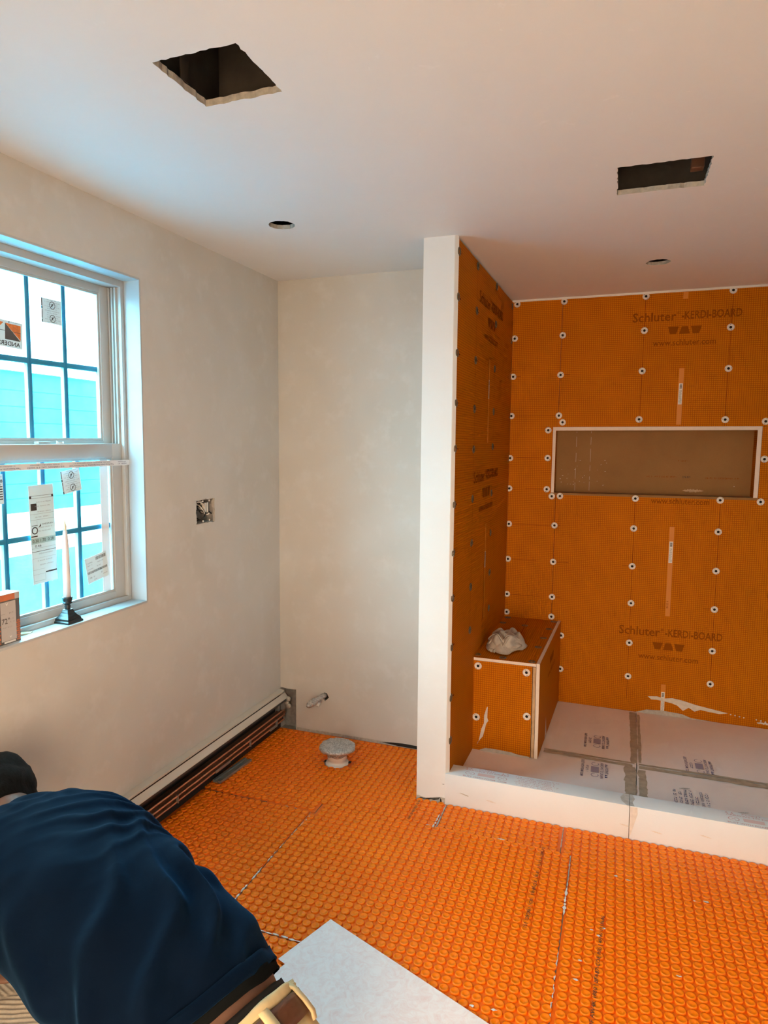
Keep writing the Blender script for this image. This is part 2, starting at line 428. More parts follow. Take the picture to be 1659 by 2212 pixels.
# ================================================================== STRUCTURE
CH = 2.44
XR, YF = 2.95, -3.8          # right wall, wall behind the camera
YS = .864                    # shower back wall face
# floor slab
tag(box('floor', (-.15, XR+.15, YF-.1, YS+.2, -.12, -.009), 'subfloor'), None, kind='structure')
# ceiling with the cut openings
holes = [rough_rect(.711, .926, -1.909, -1.699, seed=3), rough_rect(1.700, 1.975, -.961, -.722, seed=4),
         rough_circle(.455, -.808, .051, seed=5), rough_circle(1.877, .226, .053, seed=6)]
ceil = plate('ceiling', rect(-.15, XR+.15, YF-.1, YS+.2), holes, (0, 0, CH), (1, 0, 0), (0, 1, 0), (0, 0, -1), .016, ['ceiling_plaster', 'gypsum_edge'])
tag(ceil, None, kind='structure')
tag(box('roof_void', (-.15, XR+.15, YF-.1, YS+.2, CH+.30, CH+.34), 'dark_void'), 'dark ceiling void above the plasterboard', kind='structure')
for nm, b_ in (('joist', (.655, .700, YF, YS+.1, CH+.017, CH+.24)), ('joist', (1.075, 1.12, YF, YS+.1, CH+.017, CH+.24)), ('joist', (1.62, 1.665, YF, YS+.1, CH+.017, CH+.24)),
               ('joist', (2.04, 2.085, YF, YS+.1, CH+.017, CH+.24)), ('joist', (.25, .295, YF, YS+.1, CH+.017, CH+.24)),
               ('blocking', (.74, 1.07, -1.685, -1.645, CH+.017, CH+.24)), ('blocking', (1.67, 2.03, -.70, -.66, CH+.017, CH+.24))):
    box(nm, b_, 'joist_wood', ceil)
MB().lathe([(.09, 0), (.105, 0), (.105, .16), (.09, .16)], 28, (1.80, -.90, CH+.08)).build('duct_collar', 'slot_dark', ceil, True)
box('junction_box', (1.925, 1.965, -.80, -.765, CH+.03, CH+.07), 'leather_belt', ceil, .003)
box('conduit_strap', (.706, .71, -1.80, -1.77, CH+.02, CH+.14), 'joist_wood', ceil)

# left wall with window opening and outlet hole
WY0, WY1, WZ0, WZ1 = -1.852, -1.078, .972, 2.215
out_hole = rough_rect(-.746, -.605, 1.242, 1.348, .016, .003, 11)
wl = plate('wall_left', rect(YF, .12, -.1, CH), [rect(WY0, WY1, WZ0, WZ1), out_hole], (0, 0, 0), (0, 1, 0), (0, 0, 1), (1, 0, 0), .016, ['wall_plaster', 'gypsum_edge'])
tag(wl, None, kind='structure')
o = plate('wall_left_core', rect(YF, .12, -.1, CH+.32), [rect(WY0, WY1, WZ0, WZ1), rect(-.76, -.59, 1.22, 1.37)], (-.017, 0, 0), (0, 1, 0), (0, 0, 1), (1, 0, 0), .14, ['joist_wood', 'jamb_white'], wl)
box('core_backing', (-.17, -.158, -.80, -.55, 1.18, 1.40), 'joist_wood', wl)
# alcove back wall, with the opening for the heater and the supply stub hole
hole_h = [(0.0, -.02), (.095, -.02), (.095, .10), (.096, .224), (.088, .226), (.04, .222), (.012, .228), (0.0, .223)]
hole_p = rough_circle(.272, .212, .022, 22, .004, 9)
wb = plate('wall_back', [(0.098, -.009), (.95, -.009), (.95, CH), (0, CH), (0, .229), (.012, .231), (.04, .226), (.098, .228)], [hole_p], (0, 0, 0), (1, 0, 0), (0, 0, 1), (0, -1, 0), .014, ['wall_plaster', 'gypsum_edge'])
tag(wb, None, kind='structure')
box('wall_cavity', (-.02, .95, .10, .14, -.05, CH), 'dark_void', wb)
box('bottom_gap', (.10, .935, -.0015, .002, -.009, .010), 'gypsum_edge', wb)
flat('gap_crack', [(.60, .004), (.66, .011), (.72, .015), (.78, .012), (.84, .013), (.90, .005), (.86, -.004), (.70, -.003)], (0, -.0016, 0), (1, 0, 0), (0, 0, 1), 'dark_void', wb)
# partition between alcove and shower (plan polygon, extruded)
plan = [(.935, -.472), (1.067, -.472), (1.0675, -.440), (1.0985, YS+.012), (1.0985, YS+.1), (.935, YS+.1)]
def prism(name, plan, z0, z1, mat, parent=None):
    n = len(plan); vs = [(x, y, z0) for x, y in plan]+[(x, y, z1) for x, y in plan]
    fs = [tuple(range(n))[::-1], tuple(range(n, 2*n))]+[(i, (i+1) % n, n+(i+1) % n, n+i) for i in range(n)]
    return mesh(name, vs, fs, mat, parent)
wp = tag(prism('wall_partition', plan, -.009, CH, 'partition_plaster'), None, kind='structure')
prism('joint_compound', [(1.0668, -.4723), (1.070, -.4705), (1.0812, -.4575), (1.0812, -.4555), (1.0668, -.4555)], .1395, CH, 'partition_plaster', wp)
# bare chipped foot of the partition
flat('chipped_foot', [(.0, -.004), (.0, .012), (.012, .014), (.02, .009), (.035, .008), (.05, .004), (.07, .005), (.088, .003), (.1, .006), (.112, .022), (.131, .021), (.131, -.004)], (.9355, -.4724, 0), (1, 0, 0), (0, 0, 1), 'gypsum_edge', wp)
flat('foot_hole', [(.108, .0), (.11, .018), (.115, .012), (.117, .0)], (.9355, -.4729, 0), (1, 0, 0), (0, 0, 1), 'dark_void', wp)
flat('foot_hole', [(.01, .0), (.02, .006), (.035, .003), (.06, .0)], (.9355, -.4729, 0), (1, 0, 0), (0, 0, 1), 'slot_dark', wp)
flat('scratch', [(.0, .0), (.005, .0018), (.012, .0012), (.008, -.001)], (1.052, -.4725, .085), (1, 0, 0), (0, 0, 1), 'ink_dark', wp)
# shower back framing wall, right wall, wall behind the camera
tag(box('wall_shower_back', (1.0, XR+.15, YS+.13, YS+.2, -.1, CH+.3), 'joist_wood'), None, kind='structure')
tag(box('wall_right', (XR, XR+.12, YF-.1, YS+.2, -.1, CH+.32), 'wall_plaster'), None, kind='structure')
wf = plate('wall_front', rect(-.15, XR+.15, -.1, CH+.3), [rect(1.02, 1.88, .0, 2.06)], (0, YF, 0), (1, 0, 0), (0, 0, 1), (0, 1, 0), .10, ['wall_plaster', 'jamb_white'])
tag(wf, None, kind='structure')
tag(box('wall_rear_end', (-.2, .96, YS+.1, YS+.2, -.1, CH+.3), 'joist_wood'), None, kind='structure')
# unseen glazed door behind the camera, shaped and tinted for light from behind
w2 = thing('door_1', (1.45, YF-.05, 0), None, None); w2['kind'] = 'structure'
fb = MB()
for x0, x1, z0, z1 in ((1.02, 1.07, 0, 2.06), (1.83, 1.88, 0, 2.06), (1.02, 1.88, -.005, .05), (1.02, 1.88, 2.0, 2.06)): fb.box(x0, x1, YF-.08, YF-.03, z0, z1)
fb.build('door_frame', 'frame_vinyl', w2)
box('pane', (1.07, 1.83, YF-.058, YF-.054, .05, 2.0), 'warm_tint_glass', w2)
tag(box('ground_rear', (-3, 6, -12, YF-.1, -.2, -.05), 'mortar_pale'), None, kind='structure')

# ------------------------------------------------------------------ shower lining boards
WASH = None
simple('washer_shaded', (.20, .17, .12), .45, .5)  # shade put into colour: dark copy for side-wall and bench-top washers
def washer_mesh(wm='white_plastic'):
    mb = MB(); mb.lathe([(.019, 0), (.0188, .0018), (.0165, .0033), (.013, .0036), (.0105, .0024), (.0072, .0012), (.0068, .0003)], 20)
    for k in range(4):
        a0 = k*math.pi/2+.15
        vs = [(r*math.cos(a0+da), r*math.sin(a0+da), .0037) for da, r in ((0, .0125), (0, .0152), (.32, .0152), (.32, .0125))]
        if k % 2 == 0: mb.add(vs, [(0, 1, 2, 3)], 1)
    o = mb.build('washer', [wm, 'slot_dark'], None, True); me = o.data; bpy.data.objects.remove(o)
    o = MB().lathe([(.0078, .0006), (.0072, .0009), (.0035, .0004), (.0, .0004)], 12).build('screw', 'screw_dark', None, True); ms = o.data; bpy.data.objects.remove(o)
    return me, ms
WME, SME = washer_mesh(); WMG, _ = washer_mesh('washer_shaded')
def washer(pos, u, v, parent, wme=None):
    a = random.uniform(0, math.pi*2); u = Vector(u).normalized(); v = Vector(v).normalized(); n = u.cross(v)
    u2 = u*math.cos(a)+v*math.sin(a); v2 = n.cross(u2)
    tilt = random.uniform(-.06, .06)
    w = bpy.data.objects.new('washer', wme or WME); COL.objects.link(w); w.parent = parent
    w.matrix_parent_inverse = Matrix.Translation(-world_loc(parent))
    w.matrix_basis = frame(Vector(pos)+n*.0002, u2, v2) @ Matrix.Rotation(tilt, 4, 'X')
    s = bpy.data.objects.new('screw', SME); COL.objects.link(s); s.parent = w
UX, UZ = (1, 0, 0), (0, 0, 1)
def bboard(name, poly, label):
    o = plate(name, poly, [], (0, YS, 0), UX, UZ, (0, -1, 0), .0125, ['board_xz', 'cut_foam']); return tag(o, label, 'board')
BZ = .02
bL = bboard('backer_board', [(1.113, BZ), (1.399, BZ), (1.399, 1.2985), (1.372, 1.2985), (1.372, 1.688), (1.399, 1.688), (1.399, 2.430), (1.113, 2.430)], 'narrow orange gridded backer board between side wall corner and niche')
bU = bboard('backer_board', rect(1.3996, XR, 1.6895, 2.430), 'orange gridded backer board above the recessed niche')
bD = bboard('backer_board', rect(1.3996, XR, BZ, 1.2975), 'large orange gridded backer board below the recessed niche')
bR = bboard('backer_board', rect(2.4665, XR, 1.299, 1.688), 'small orange gridded backer board right of the niche')
wash_L = [(1.136, 2.418), (1.127, 2.217), (1.125, 1.991), (1.122, 1.757), (1.122, 1.503), (1.122, 1.319), (1.126, 1.102), (1.126, .886), (1.126, .667), (1.127, .555), (1.344, 1.671), (1.346, 1.506), (1.347, 1.32), (1.378, 1.279)]
wash_U = [(1.407, 2.417), (1.406, 2.223), (1.403, 1.994), (1.402, 1.757), (1.425, 1.717), (1.848, 2.417), (1.849, 2.228), (1.849, 2.003), (1.846, 1.731), (2.280, 2.421), (2.280, 2.224), (2.283, 2.003), (2.284, 1.726), (2.478, 1.715), (2.72, 2.42), (2.72, 2.22), (2.72, 2.0), (2.72, 1.73)]
wash_D = [(1.426, 1.281), (1.400, 1.104), (1.400, .884), (1.400, .670), (1.400, .549), (1.461, .439), (1.463, .233), (1.848, 1.279), (1.847, 1.106), (1.848, .886), (1.851, .669), (1.851, .435), (1.852, .235),
          (2.285, 1.283), (2.285, 1.107), (2.286, .887), (2.289, .67), (2.290, .433), (2.289, .243), (2.481, 1.280), (2.72, 1.1), (2.72, .88), (2.72, .66), (2.72, .43), (2.72, .24)]
for lst, pb in ((wash_L, bL), (wash_U, bU), (wash_D, bD), ([(2.485, 1.512), (2.72, 1.5)], bR)):
    for x, z in lst: washer((x, YS, z), UX, UZ, pb)
def bline(x0, z0, x1, z1, pb, w=.0016, mat='ink_red'):
    d = Vector((x1-x0, 0, z1-z0)); L_ = d.length; d.normalize(); n = Vector((-d.z, 0, d.x))
    flat('marker_line', [(0, -w/2), (L_, -w/2), (L_, w/2), (0, w/2)], (x0, YS, z0), d, n, mat, pb, .0002)
for x, za, zb, pb in ((1.4002, 2.428, 1.69, bU), (1.4002, 1.296, .03, bD), (1.848, 2.40, 1.69, bU), (2.282, 2.40, 1.69, bU), (1.848, 1.26, .10, bD), (2.288, 1.26, .262, bD), (2.72, 2.4, 1.7, bU)): bline(x, za, x, zb, pb)
for x0, x1, z, pb in ((1.14, 1.395, 1.757, bL), (1.16, 1.30, 1.506, bL), (1.22, 1.345, 1.319, bL), (1.145, 1.395, 1.102, bL), (1.145, 1.30, .886, bL), (1.145, 1.29, .667, bL), (1.14, 1.17, 1.991, bL),
                      (1.42, 1.455, 1.994, bU), (1.42, 1.44, 2.223, bU), (1.415, 1.435, 1.104, bD), (1.415, 1.49, .884, bD), (1.415, 1.45, .670, bD), (1.79, 1.83, .886, bD), (2.23, 2.33, .67, bD), (2.23, 2.27, 1.107, bD),
                      (1.475, 1.51, .233, bD), (1.86, 1.88, .435, bD), (2.47, 2.52, 1.298, bD)): bline(x0, z, x1, z, pb, .0014)
def brand(pb, cx, cz, w, u=UX, v=UZ, y=YS, o3=None, lines=(1, 1, 1)):
    def at(du, dv):
        return (Vector((cx, y, cz)) if o3 is None else Vector(o3))+Vector(u).normalized()*du+Vector(v).normalized()*dv
    if lines[0]:
        a = lettering('printed_lettering', 'Schluter', at(-w*.29, 0), u, v, w*.41, w*.095, 'ink_brown', pb, bold=.012)
        lettering('printed_lettering', '\u00ae', at(-w*.065, w*.03), u, v, w*.03, None, 'ink_brown', pb)
        lettering('printed_lettering', '-KERDI-BOARD', at(w*.235, .002), u, v, w*.54, w*.082, 'ink_brown', pb, bold=.016)
    if lines[1]:
        for k in range(3):
            c0 = (k-1)*w*.105; a_, b_ = w*.05, w*.028; h = w*.038
            if k == 1: a_, b_ = b_, a_
            flat('printed_emblem', [(c0-b_, -h), (c0+b_, -h), (c0+a_, h), (c0-a_, h)], at(0, -w*.145), u, v, 'ink_brown', pb, .0004)
    if lines[2]: lettering('printed_lettering', 'www.schluter.com', at(0, -w*.265), u, v, w*.58, w*.062, 'ink_brown', pb, bold=.01)
brand(bU, 2.055, 2.300, .546); brand(bD, 2.062, .512, .546)
lettering('printed_lettering', 'www.schluter.com', (2.082, YS, 1.270), UX, UZ, .30, .034, 'ink_brown', bD, bold=.01)
def strip(pb, x, z0, z1, lab0, lab1, u=UX, y=YS, o3=None):
    base = Vector((x, y, 0)) if o3 is None else Vector(o3)
    flat('bare_strip', [(-.0125, z0), (.0125, z0), (.0125, z1), (-.0125, z1)], base, u, UZ, 'bare_strip', pb, .0003)
    if lab1 > lab0:
        lb = flat('barcode_label', [(-.0095, lab0), (.0095, lab0), (.0095, lab1), (-.0095, lab1)], base, u, UZ, 'label_white', pb, .0006)
        mb = MB(); n = Vector(u).cross(Vector(UZ)).normalized()*.0010; uu = Vector(u).normalized()
        H = lab1-lab0; r = random.Random(int(z0*1000))
        def bar(a0, a1, b0, b1):
            q = [base+n+uu*a+Vector((0, 0, bb)) for a, bb in ((a0, b0), (a1, b0), (a1, b1), (a0, b1))]; mb.add(q, [(0, 1, 2, 3)])
        for k in range(5): bar(-.006, .006, lab1-H*.05-H*.04*(k+.62), lab1-H*.05-H*.04*k)
        for k in range(16):
            z = lab1-H*(.32+.04*k); bar(-.007+r.uniform(0, .003), -.001, z-H*.012, z); bar(.001, .007-r.uniform(0, .004), z-H*.016, z)
        mb.build('barcode_print', 'ink_dark', lb)['kind'] = 'stuff'
strip(bU, 2.053, 1.70, 2.012, 1.812, 1.928); strip(bU, 2.05, 2.39, 2.428, 0, 0); strip(bD, 2.050, .61, 1.124, .918, 1.040); strip(bD, 2.046, .07, .21, .045, .165)
small_print(bD, (2.046, YS, .68), (0, 0, 1), (-1, 0, 0), .06, .010, 'ink_brown', .0008)
# mortar smears on the lower board
for poly, ox, oz, mtl in (([(0, .012), (.05, .018), (.09, .010), (.13, .018), (.18, .012), (.26, -.006), (.34, -.018), (.42, -.030), (.38, -.040), (.33, -.036), (.28, -.030), (.25, -.044), (.22, -.026), (.19, -.048), (.16, -.022), (.13, -.012), (.09, -.006), (.05, -.002), (.02, -.004)], 1.965, .118, 'mortar_pale'),
                          (smear(5, .10, .009), 2.53, .055, 'mortar_pale'), ([(0, 0), (.06, .022), (.14, .028), (.25, .022), (.30, .005), (.42, 0), (.55, -.004), (.55, -.016), (.3, -.010), (0, -.008)], 1.90, .028, 'mortar_grey')):
    flat('mortar_smear', poly, (ox, YS, oz), UX, UZ, mtl, bD, .0005, .0015)
for k in range(8): flat('mortar_spot', rough_circle(0, 0, .004, 8, .001, k), (2.40+.022*k+(.04 if k > 3 else 0), YS, .083-.003*k), UX, UZ, 'mortar_pale', bD, .0005)
# pale plaster bead under the ceiling
tag(box('trim_1', (1.108, XR, YS-.006, YS+.02, 2.429, CH), 'ceiling_plaster'), None, kind='structure')

# side board (slightly out of square)
S0 = Vector((1.0815, -.455, 0)); S1 = Vector((1.1125, YS, 0)); SD = (S1-S0); SL = SD.length; SD.normalize(); SN = Vector((SD.y, -SD.x, 0))
edge = []
for i in range(0, 121):
    z = BZ+(2.428-BZ)*i/120; edge.append((.0035*abs(math.sin((z-.06)/.20*math.pi))+.002*noise.noise((z*9, 1, 1)), z))
bS = plate('backer_board', [(SL, BZ)]+[(SL, 2.428)]+edge[::-1], [], S0, SD, UZ, SN, .0125, ['board_yz', 'cut_foam'])
tag(bS, 'tall orange gridded backer board lining the left side of the shower', 'board')
for u, zs in ((.008, (2.381, 2.201, 1.975, 1.77, 1.578, 1.34, 1.13, .932, .712, .481, .285)), (.345, (2.404, 2.205, 1.982, 1.758, 1.570, 1.337, 1.126, .911, .698)), (.80, (2.409, 2.217, 1.987, 1.763, 1.579, 1.33, 1.115, .898, .70)), (1.285, (2.40, 2.2, 1.99, 1.76, 1.5, 1.33, 1.1, .9))):
    for z in zs:
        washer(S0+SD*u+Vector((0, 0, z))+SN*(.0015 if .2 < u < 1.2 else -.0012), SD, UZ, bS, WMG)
        if u < .5 or (int(z*100) % 3 == 0): flat('marker_line', [(0.02, -.0008), (.02+random.uniform(.01, .05), -.0008+random.uniform(-.008, .012)), (.045, .0008), (.02, .0008)], S0+SD*u+Vector((0, 0, z)), SD, UZ, 'ink_red', bS, .0003)
for u in (.345, .80): flat('marker_line', rect(-.0008, .0008, .68, 2.40), S0+SN*.0018+SD*u, SD, UZ, 'ink_red', bS, .0002)
brand(bS, 0, 0, .60, SD, UZ, o3=S0+SN*.0012+SD*.70+Vector((0, 0, 2.285)))
brand(bS, 0, 0, .60, SD, UZ, o3=S0+SN*.0026+SD*.66+Vector((0, 0, 1.435)))
strip(bS, 0, 1.60, 2.02, 1.822, 1.917, u=SD, o3=S0+SN*.0018+SD*.665); strip(bS, 0, .68, 1.18, .948, 1.034, u=SD, o3=S0+SN*.0022+SD*.67)

# niche
nb = thing('wall_niche', (1.92, YS, 1.30), 'long recessed shelf niche framed with pale foam board edges', None); nb['kind'] = 'structure'
ND = .095
o = plate('niche_back_panel', rect(1.372, 2.4655, 1.2985, 1.689), [], (0, YS+ND, 0), UX, UZ, (0, -1, 0), .012, ['niche_back', 'niche_back'], nb)
nbp = o
def jamb(nm, b, face): 
    oo = MB().box(*b).build(nm, ['board_yz' if face == 'x' else 'board_xy', 'cut_foam'], nb)
    for p in oo.data.polygons:
        if p.normal.y < -.9: p.material_index = 1
    return oo
jamb('niche_side', (1.3725, 1.390, YS-.003, YS+ND, 1.301, 1.688), 'x'); jamb('niche_side', (2.4435, 2.4645, YS-.003, YS+ND, 1.301, 1.688), 'x')
jamb('niche_head', (1.3725, 2.4645, YS-.0035, YS+ND, 1.6685, 1.689), 'z')
box('niche_sill', (1.373, 2.463, YS-.001, YS+ND, 1.288, 1.3005), 'niche_back', nb)
for x in (1.505, 1.588):
    mb = MB(); z = 1.31
    while z < 1.66:
        l_ = random.uniform(.02, .10); mb.box(x-.0007, x+.0007, YS+ND-.0006, YS+ND-.0002, z, min(z+l_, 1.665)); z += l_+random.uniform(.004, .04)
    mb.build('chalk_line', 'mortar_pale', nb)
mb = MB(); r = random.Random(4)
for k in range(26):
    x = r.uniform(1.41, 1.70); z = r.uniform(1.33, 1.50); s_ = r.uniform(.0006, .0016); mb.box(x-s_, x+s_*r.uniform(1, 4), YS+ND-.0006, YS+ND-.0001, z-s_, z+s_)
mb.box(2.36, 2.364, YS+ND-.0008, YS+ND, 1.352, 1.356); mb.build('dust_specks', 'mortar_pale', nb)['kind'] = 'stuff'
for cx_, cz_, w_, h_, m_ in ((1.985, 1.402, .17, .008, 'ink_brown'), (2.118, 1.402, .042, .010, 'ink_dark'), (2.30, 1.398, .17, .008, 'ink_brown'), (2.10, 1.495, .06, .008, 'ink_brown')): small_print(nb, (cx_, YS+ND, cz_), UX, UZ, w_, h_, m_)
flat('plaster_scuff', smear(9, .11, .012), (2.10, YS+ND, 1.325), UX, UZ, 'stud_wood', nb, .0003)

# ------------------------------------------------------------------ shower tray + kerb
YC0, YC1, HC = -.476, -.380, .1394
def tray(name, pts, label):
    n = 8; vs = []; fs = []
    (a, b, c, d) = [Vector(p) for p in pts]
    for j in range(n+1):
        for i in range(n+1):
            s_, t_ = i/n, j/n; vs.append((a*(1-s_)+b*s_)*(1-t_)+(d*(1-s_)+c*s_)*t_)
    k = len(vs); vs += [Vector((v.x, v.y, -.008)) for v in vs]
    q = lambda i, j: j*(n+1)+i
    for j in range(n):
        for i in range(n): fs.append((q(i, j), q(i+1, j), q(i+1, j+1), q(i, j+1)))
    per = [q(i, 0) for i in range(n)]+[q(n, j) for j in range(n)]+[q(n-i, n) for i in range(n)]+[q(0, n-j) for j in range(n)]
    for i in range(len(per)): a_, b_ = per[i], per[(i+1) % len(per)]; fs.append((b_, a_, a_+k, b_+k))
    return tag(mesh(name, vs, fs, 'tray_foam'), label, 'foam panel')
XJ, YJ = 1.885, .128; g = .0018
def tz(x, y):
    return .047-.012*max(0, min(1, (y+.38)/1.24))-.010*max(0, min(1, (x-1.9)/.9))-.006*math.exp(-((x-XJ)/.25)**2)
def tc(x, y): return (x, y, tz(x, y))
xa = lambda y: 1.0835+(y+.38)*.0235
t1 = tray('tray_panel', [tc(xa(YC1), YC1+.001), (XJ-g-.02, YC1+.001, tz(XJ, YC1)), tc(XJ-g, YJ-g), tc(xa(YJ), YJ-g)], 'pale foam shower tray panel in front of the bench, beside the side wall')
t2 = tray('tray_panel', [(XJ+g-.02, YC1+.001, tz(XJ, YC1)), tc(XR-.002, YC1+.001), tc(XR-.002, YJ-g), tc(XJ+g, YJ-g)], 'pale foam shower tray panel at the front right with long printed warning')
t3 = tray('tray_panel', [tc(xa(YJ), YJ+g), tc(XJ-g, YJ+g), (XJ-g+.02, YS-.001, tz(XJ, YS)), tc(xa(YS)-.004, YS-.001)], 'pale foam shower tray panel at the back, right beside the bench')
t4 = tray('tray_panel', [tc(XJ+g, YJ+g), tc(XR-.002, YJ+g), tc(XR-.002, YS-.001), (XJ+g+.02, YS-.001, tz(XJ, YS))], 'pale foam shower tray panel at the back right under the niche')
def ground_smear(pb, x0, y0, x1, y1, wid, seed, mat='mortar_wet', lift=.0012):
    r = random.Random(seed); n = 30; A = []; B = []; d = Vector((x1-x0, y1-y0)); nn = Vector((-d.y, d.x)).normalized()
    for i in range(n+1):
        t = i/n; p = Vector((x0, y0))+d*t; w0 = wid*(.55+.5*abs(noise.noise((t*5, seed, 0)))+r.uniform(0, .18)); w1 = wid*(.55+.5*abs(noise.noise((t*5, seed+7, 0)))+r.uniform(0, .18))
        A.append(p+nn*w0); B.append(p-nn*w1)
    vs = [(q.x, q.y, tz(q.x, q.y)+lift) for q in A]+[(q.x, q.y, tz(q.x, q.y)+lift) for q in B]
    mesh('mortar_smear', vs, [(i, n+1+i, n+2+i, i+1) for i in range(n)], mat, pb)
ground_smear(t1, XJ-.035, YC1+.02, XJ-.03, YJ-.03, .036, 3); ground_smear(t2, XJ+.018, YC1+.05, XJ+.022, YJ-.05, .024, 4)
ground_smear(t1, 1.44, YJ-.014, XJ-.02, YJ-.018, .020, 5); ground_smear(t3, 1.44, YJ+.012, XJ-.01, YJ+.014, .010, 6); ground_smear(t3, XJ-.012, YJ+.02, XJ+.0, YS-.02, .024, 7)
ground_smear(t2, XJ+.01, YJ-.02, XR-.4, YJ-.02, .024, 8); ground_smear(t4, XJ+.01, YJ+.012, XR-.4, YJ+.012, .012, 9); ground_smear(t4, XJ+.016, YJ+.03, XJ+.03, YS-.05, .010, 10)
for pb, x, y in ((t1, 1.21, -.345), (t1, 1.60, -.27), (t2, 2.28, -.19), (t2, 2.06, -.05)):
    flat('dirt_mark', smear(int(x*100), .05, .006), (x, y, tz(x, y)), (.95, .3, 0), (-.3, .95, 0), 'mortar_grey', pb, .0012)
def stamp(pb, cx, cy, w, lines, mat='ink_blue'):
    """block of print read from the right-hand side of the tray"""
    u = Vector((0, -1, 0)); v = Vector((1, 0, 0)); c = Vector((cx, cy, tz(cx, cy)+.001)); n = len(lines); pitch_ = w/n
    for k, (txt, wd) in enumerate(lines):
        if txt == '~': small_print(pb, c+v*((n-1)/2-k)*pitch_, u, v, wd, pitch_*.60, mat, .0005)
        elif txt: lettering('printed_lettering', txt, c+v*((n-1)/2-k)*pitch_, u, v, wd, pitch_*.62, mat, pb, lift=.0005, bold=.01)
def stampA(pb, cx, cy, s=1.0):
    stamp(pb, cx, cy, .135*s, [('POINT', .062*s), ('ARROWS TO DRAIN', .165*s), ('', 0), ('', 0), ('~', .07*s), ('BUST WITH FOAM .COM', .17*s)])
    for du in (-.064, -.046, .046, .064):
        p0 = Vector((cx+.056*s, cy-du*s, tz(cx, cy)+.001)); flat('printed_arrow', [(-.007*s, -.007*s), (.007*s, -.007*s), (0, .007*s)], p0, (0, -1, 0), (1, 0, 0), 'ink_blue', pb, .0005)
    u = Vector((0, -1, 0)); v = Vector((1, 0, 0)); c = Vector((cx+.002, cy, tz(cx, cy)+.001)); h = .018*s
    for du, wd in ((0, .03*s),):
        flat('printed_block', rect(-wd, wd, -h, h), c, u, v, 'ink_bluepale', pb, .0005)
    for du in (-.058*s, .058*s):
        ring = MB(); 
        for q in range(14):
            a0, a1 = q*2*math.pi/14, (q+1)*2*math.pi/14
            if q in (5, 6): continue
            P_ = lambda a, r_: c+u*(du+r_*math.cos(a))+v*(r_*math.sin(a))+Vector((0, 0, .0006))
            ring.add([P_(a0, h*.8), P_(a1, h*.8), P_(a1, h), P_(a0, h)], [(0, 3, 2, 1)])
        ring.build('printed_ring', 'ink_bluepale', pb)
stampA(t3, 1.693, .335, 1.0); stampA(t1, 1.690, .0, 1.0); stampA(t4, 2.172, .22, 1.0)
stamp(t2, 2.105, -.145, .155, [('~', .16), ('~', .17), ('~', .07), ('~', .17), ('~', .17), ('~', .12), ('~', .15)])
def kerb(name, x0, x1, label):
    mb = MB().box(x0, x1, YC0, YC1, -.008, HC, bev=.002); o = autosmooth(mb.build(name, 'kerb_foam')); return tag(o, label, 'kerb')
k1 = kerb('foam_kerb', 1.0675, 1.8365, 'pale foam shower kerb block butting against the white partition end')
k2 = kerb('foam_kerb', 1.8385, XR-.001, 'pale foam shower kerb block running out of frame on the right')
def kerb_print(pb, x0):
    c = Vector((x0, (YC0+YC1)/2, HC)); u = UX; v = (0, 1, 0)
    def T(t, dx, dy, w, h): lettering('printed_lettering', t, c+Vector((dx, dy, 0)), u, v, w, h, 'ink_pinkred', pb, bold=.008)
    T('POINT', .105, .036, .070, .010);
    for dx in (.014, .034, .176, .196): flat('printed_arrow', [(dx-.006, .031), (dx+.006, .031), (dx, .041)], c, u, v, 'ink_pinkred', pb, .0005)
    T('ARROWS TO DRAIN', .105, .021, .19, .011); T('BUST WITH FOAM .COM', .105, -.036, .19, .011)
    flat('printed_block', rect(.07, .145, -.018, .006), c, u, v, 'ink_pinkpale', pb, .0004)
    for dx in (.035, .178):
        mb = MB()
        for q in range(18):
            a0, a1 = q*2*math.pi/18, (q+1)*2*math.pi/18
            if q in (4, 13): continue
            P_ = lambda a, r_: c+Vector((dx+r_*math.cos(a), -.008+r_*.7*math.sin(a), .0005))
            mb.add([P_(a0, .018), P_(a0, .021), P_(a1, .021), P_(a1, .018)], [(0, 1, 2, 3)])
        mb.build('printed_ring', 'ink_pinkred', pb); T('90', dx, -.008, .016, .007)
    for k in range(6): small_print(pb, c+Vector((.325, .030-.0135*k, 0)), u, v, .185-.012*(k % 3), .0078, 'ink_pinkred', .0005)
kerb_print(k1, 1.135); kerb_print(k2, 2.19)
flat('mortar_smear', [(-.01, .0), (-.03, .03), (-.035, .06), (-.02, .093), (0, .094), (0, 0)], (1.8365, YC0, HC), UX, (0, 1, 0), 'mortar_grey', k1, .0006)
flat('mortar_smear', [(0, 0), (0, .093), (.012, .09), (.02, .06), (.01, .03), (.018, .0)], (1.8385, YC0, HC), UX, (0, 1, 0), 'mortar_grey', k2, .0006)
flat('mortar_smear', [(0, -.135), (0, -.004), (.028, -.002), (.03, -.03), (.014, -.09), (.006, -.12)], (1.8385, YC0, HC), UX, UZ, 'mortar_pale', k2, .0006)
for x, z, sd, pb in ((1.13, .06, 21, k1), (1.25, .05, 22, k1), (1.80, .055, 23, k1), (1.92, .05, 24, k2), (2.10, .07, 25, k2)): flat('dirt_mark', smear(sd, .045, .004), (x, YC0, z), (1, 0, -.15), (.15, 0, 1), 'mortar_pale', pb, .0005)
flat('dirt_mark', smear(31, .04, .003), (1.135, YC0, .062), (1, 0, -.3), (.3, 0, 1), 'mortar_grey', k1, .0005)

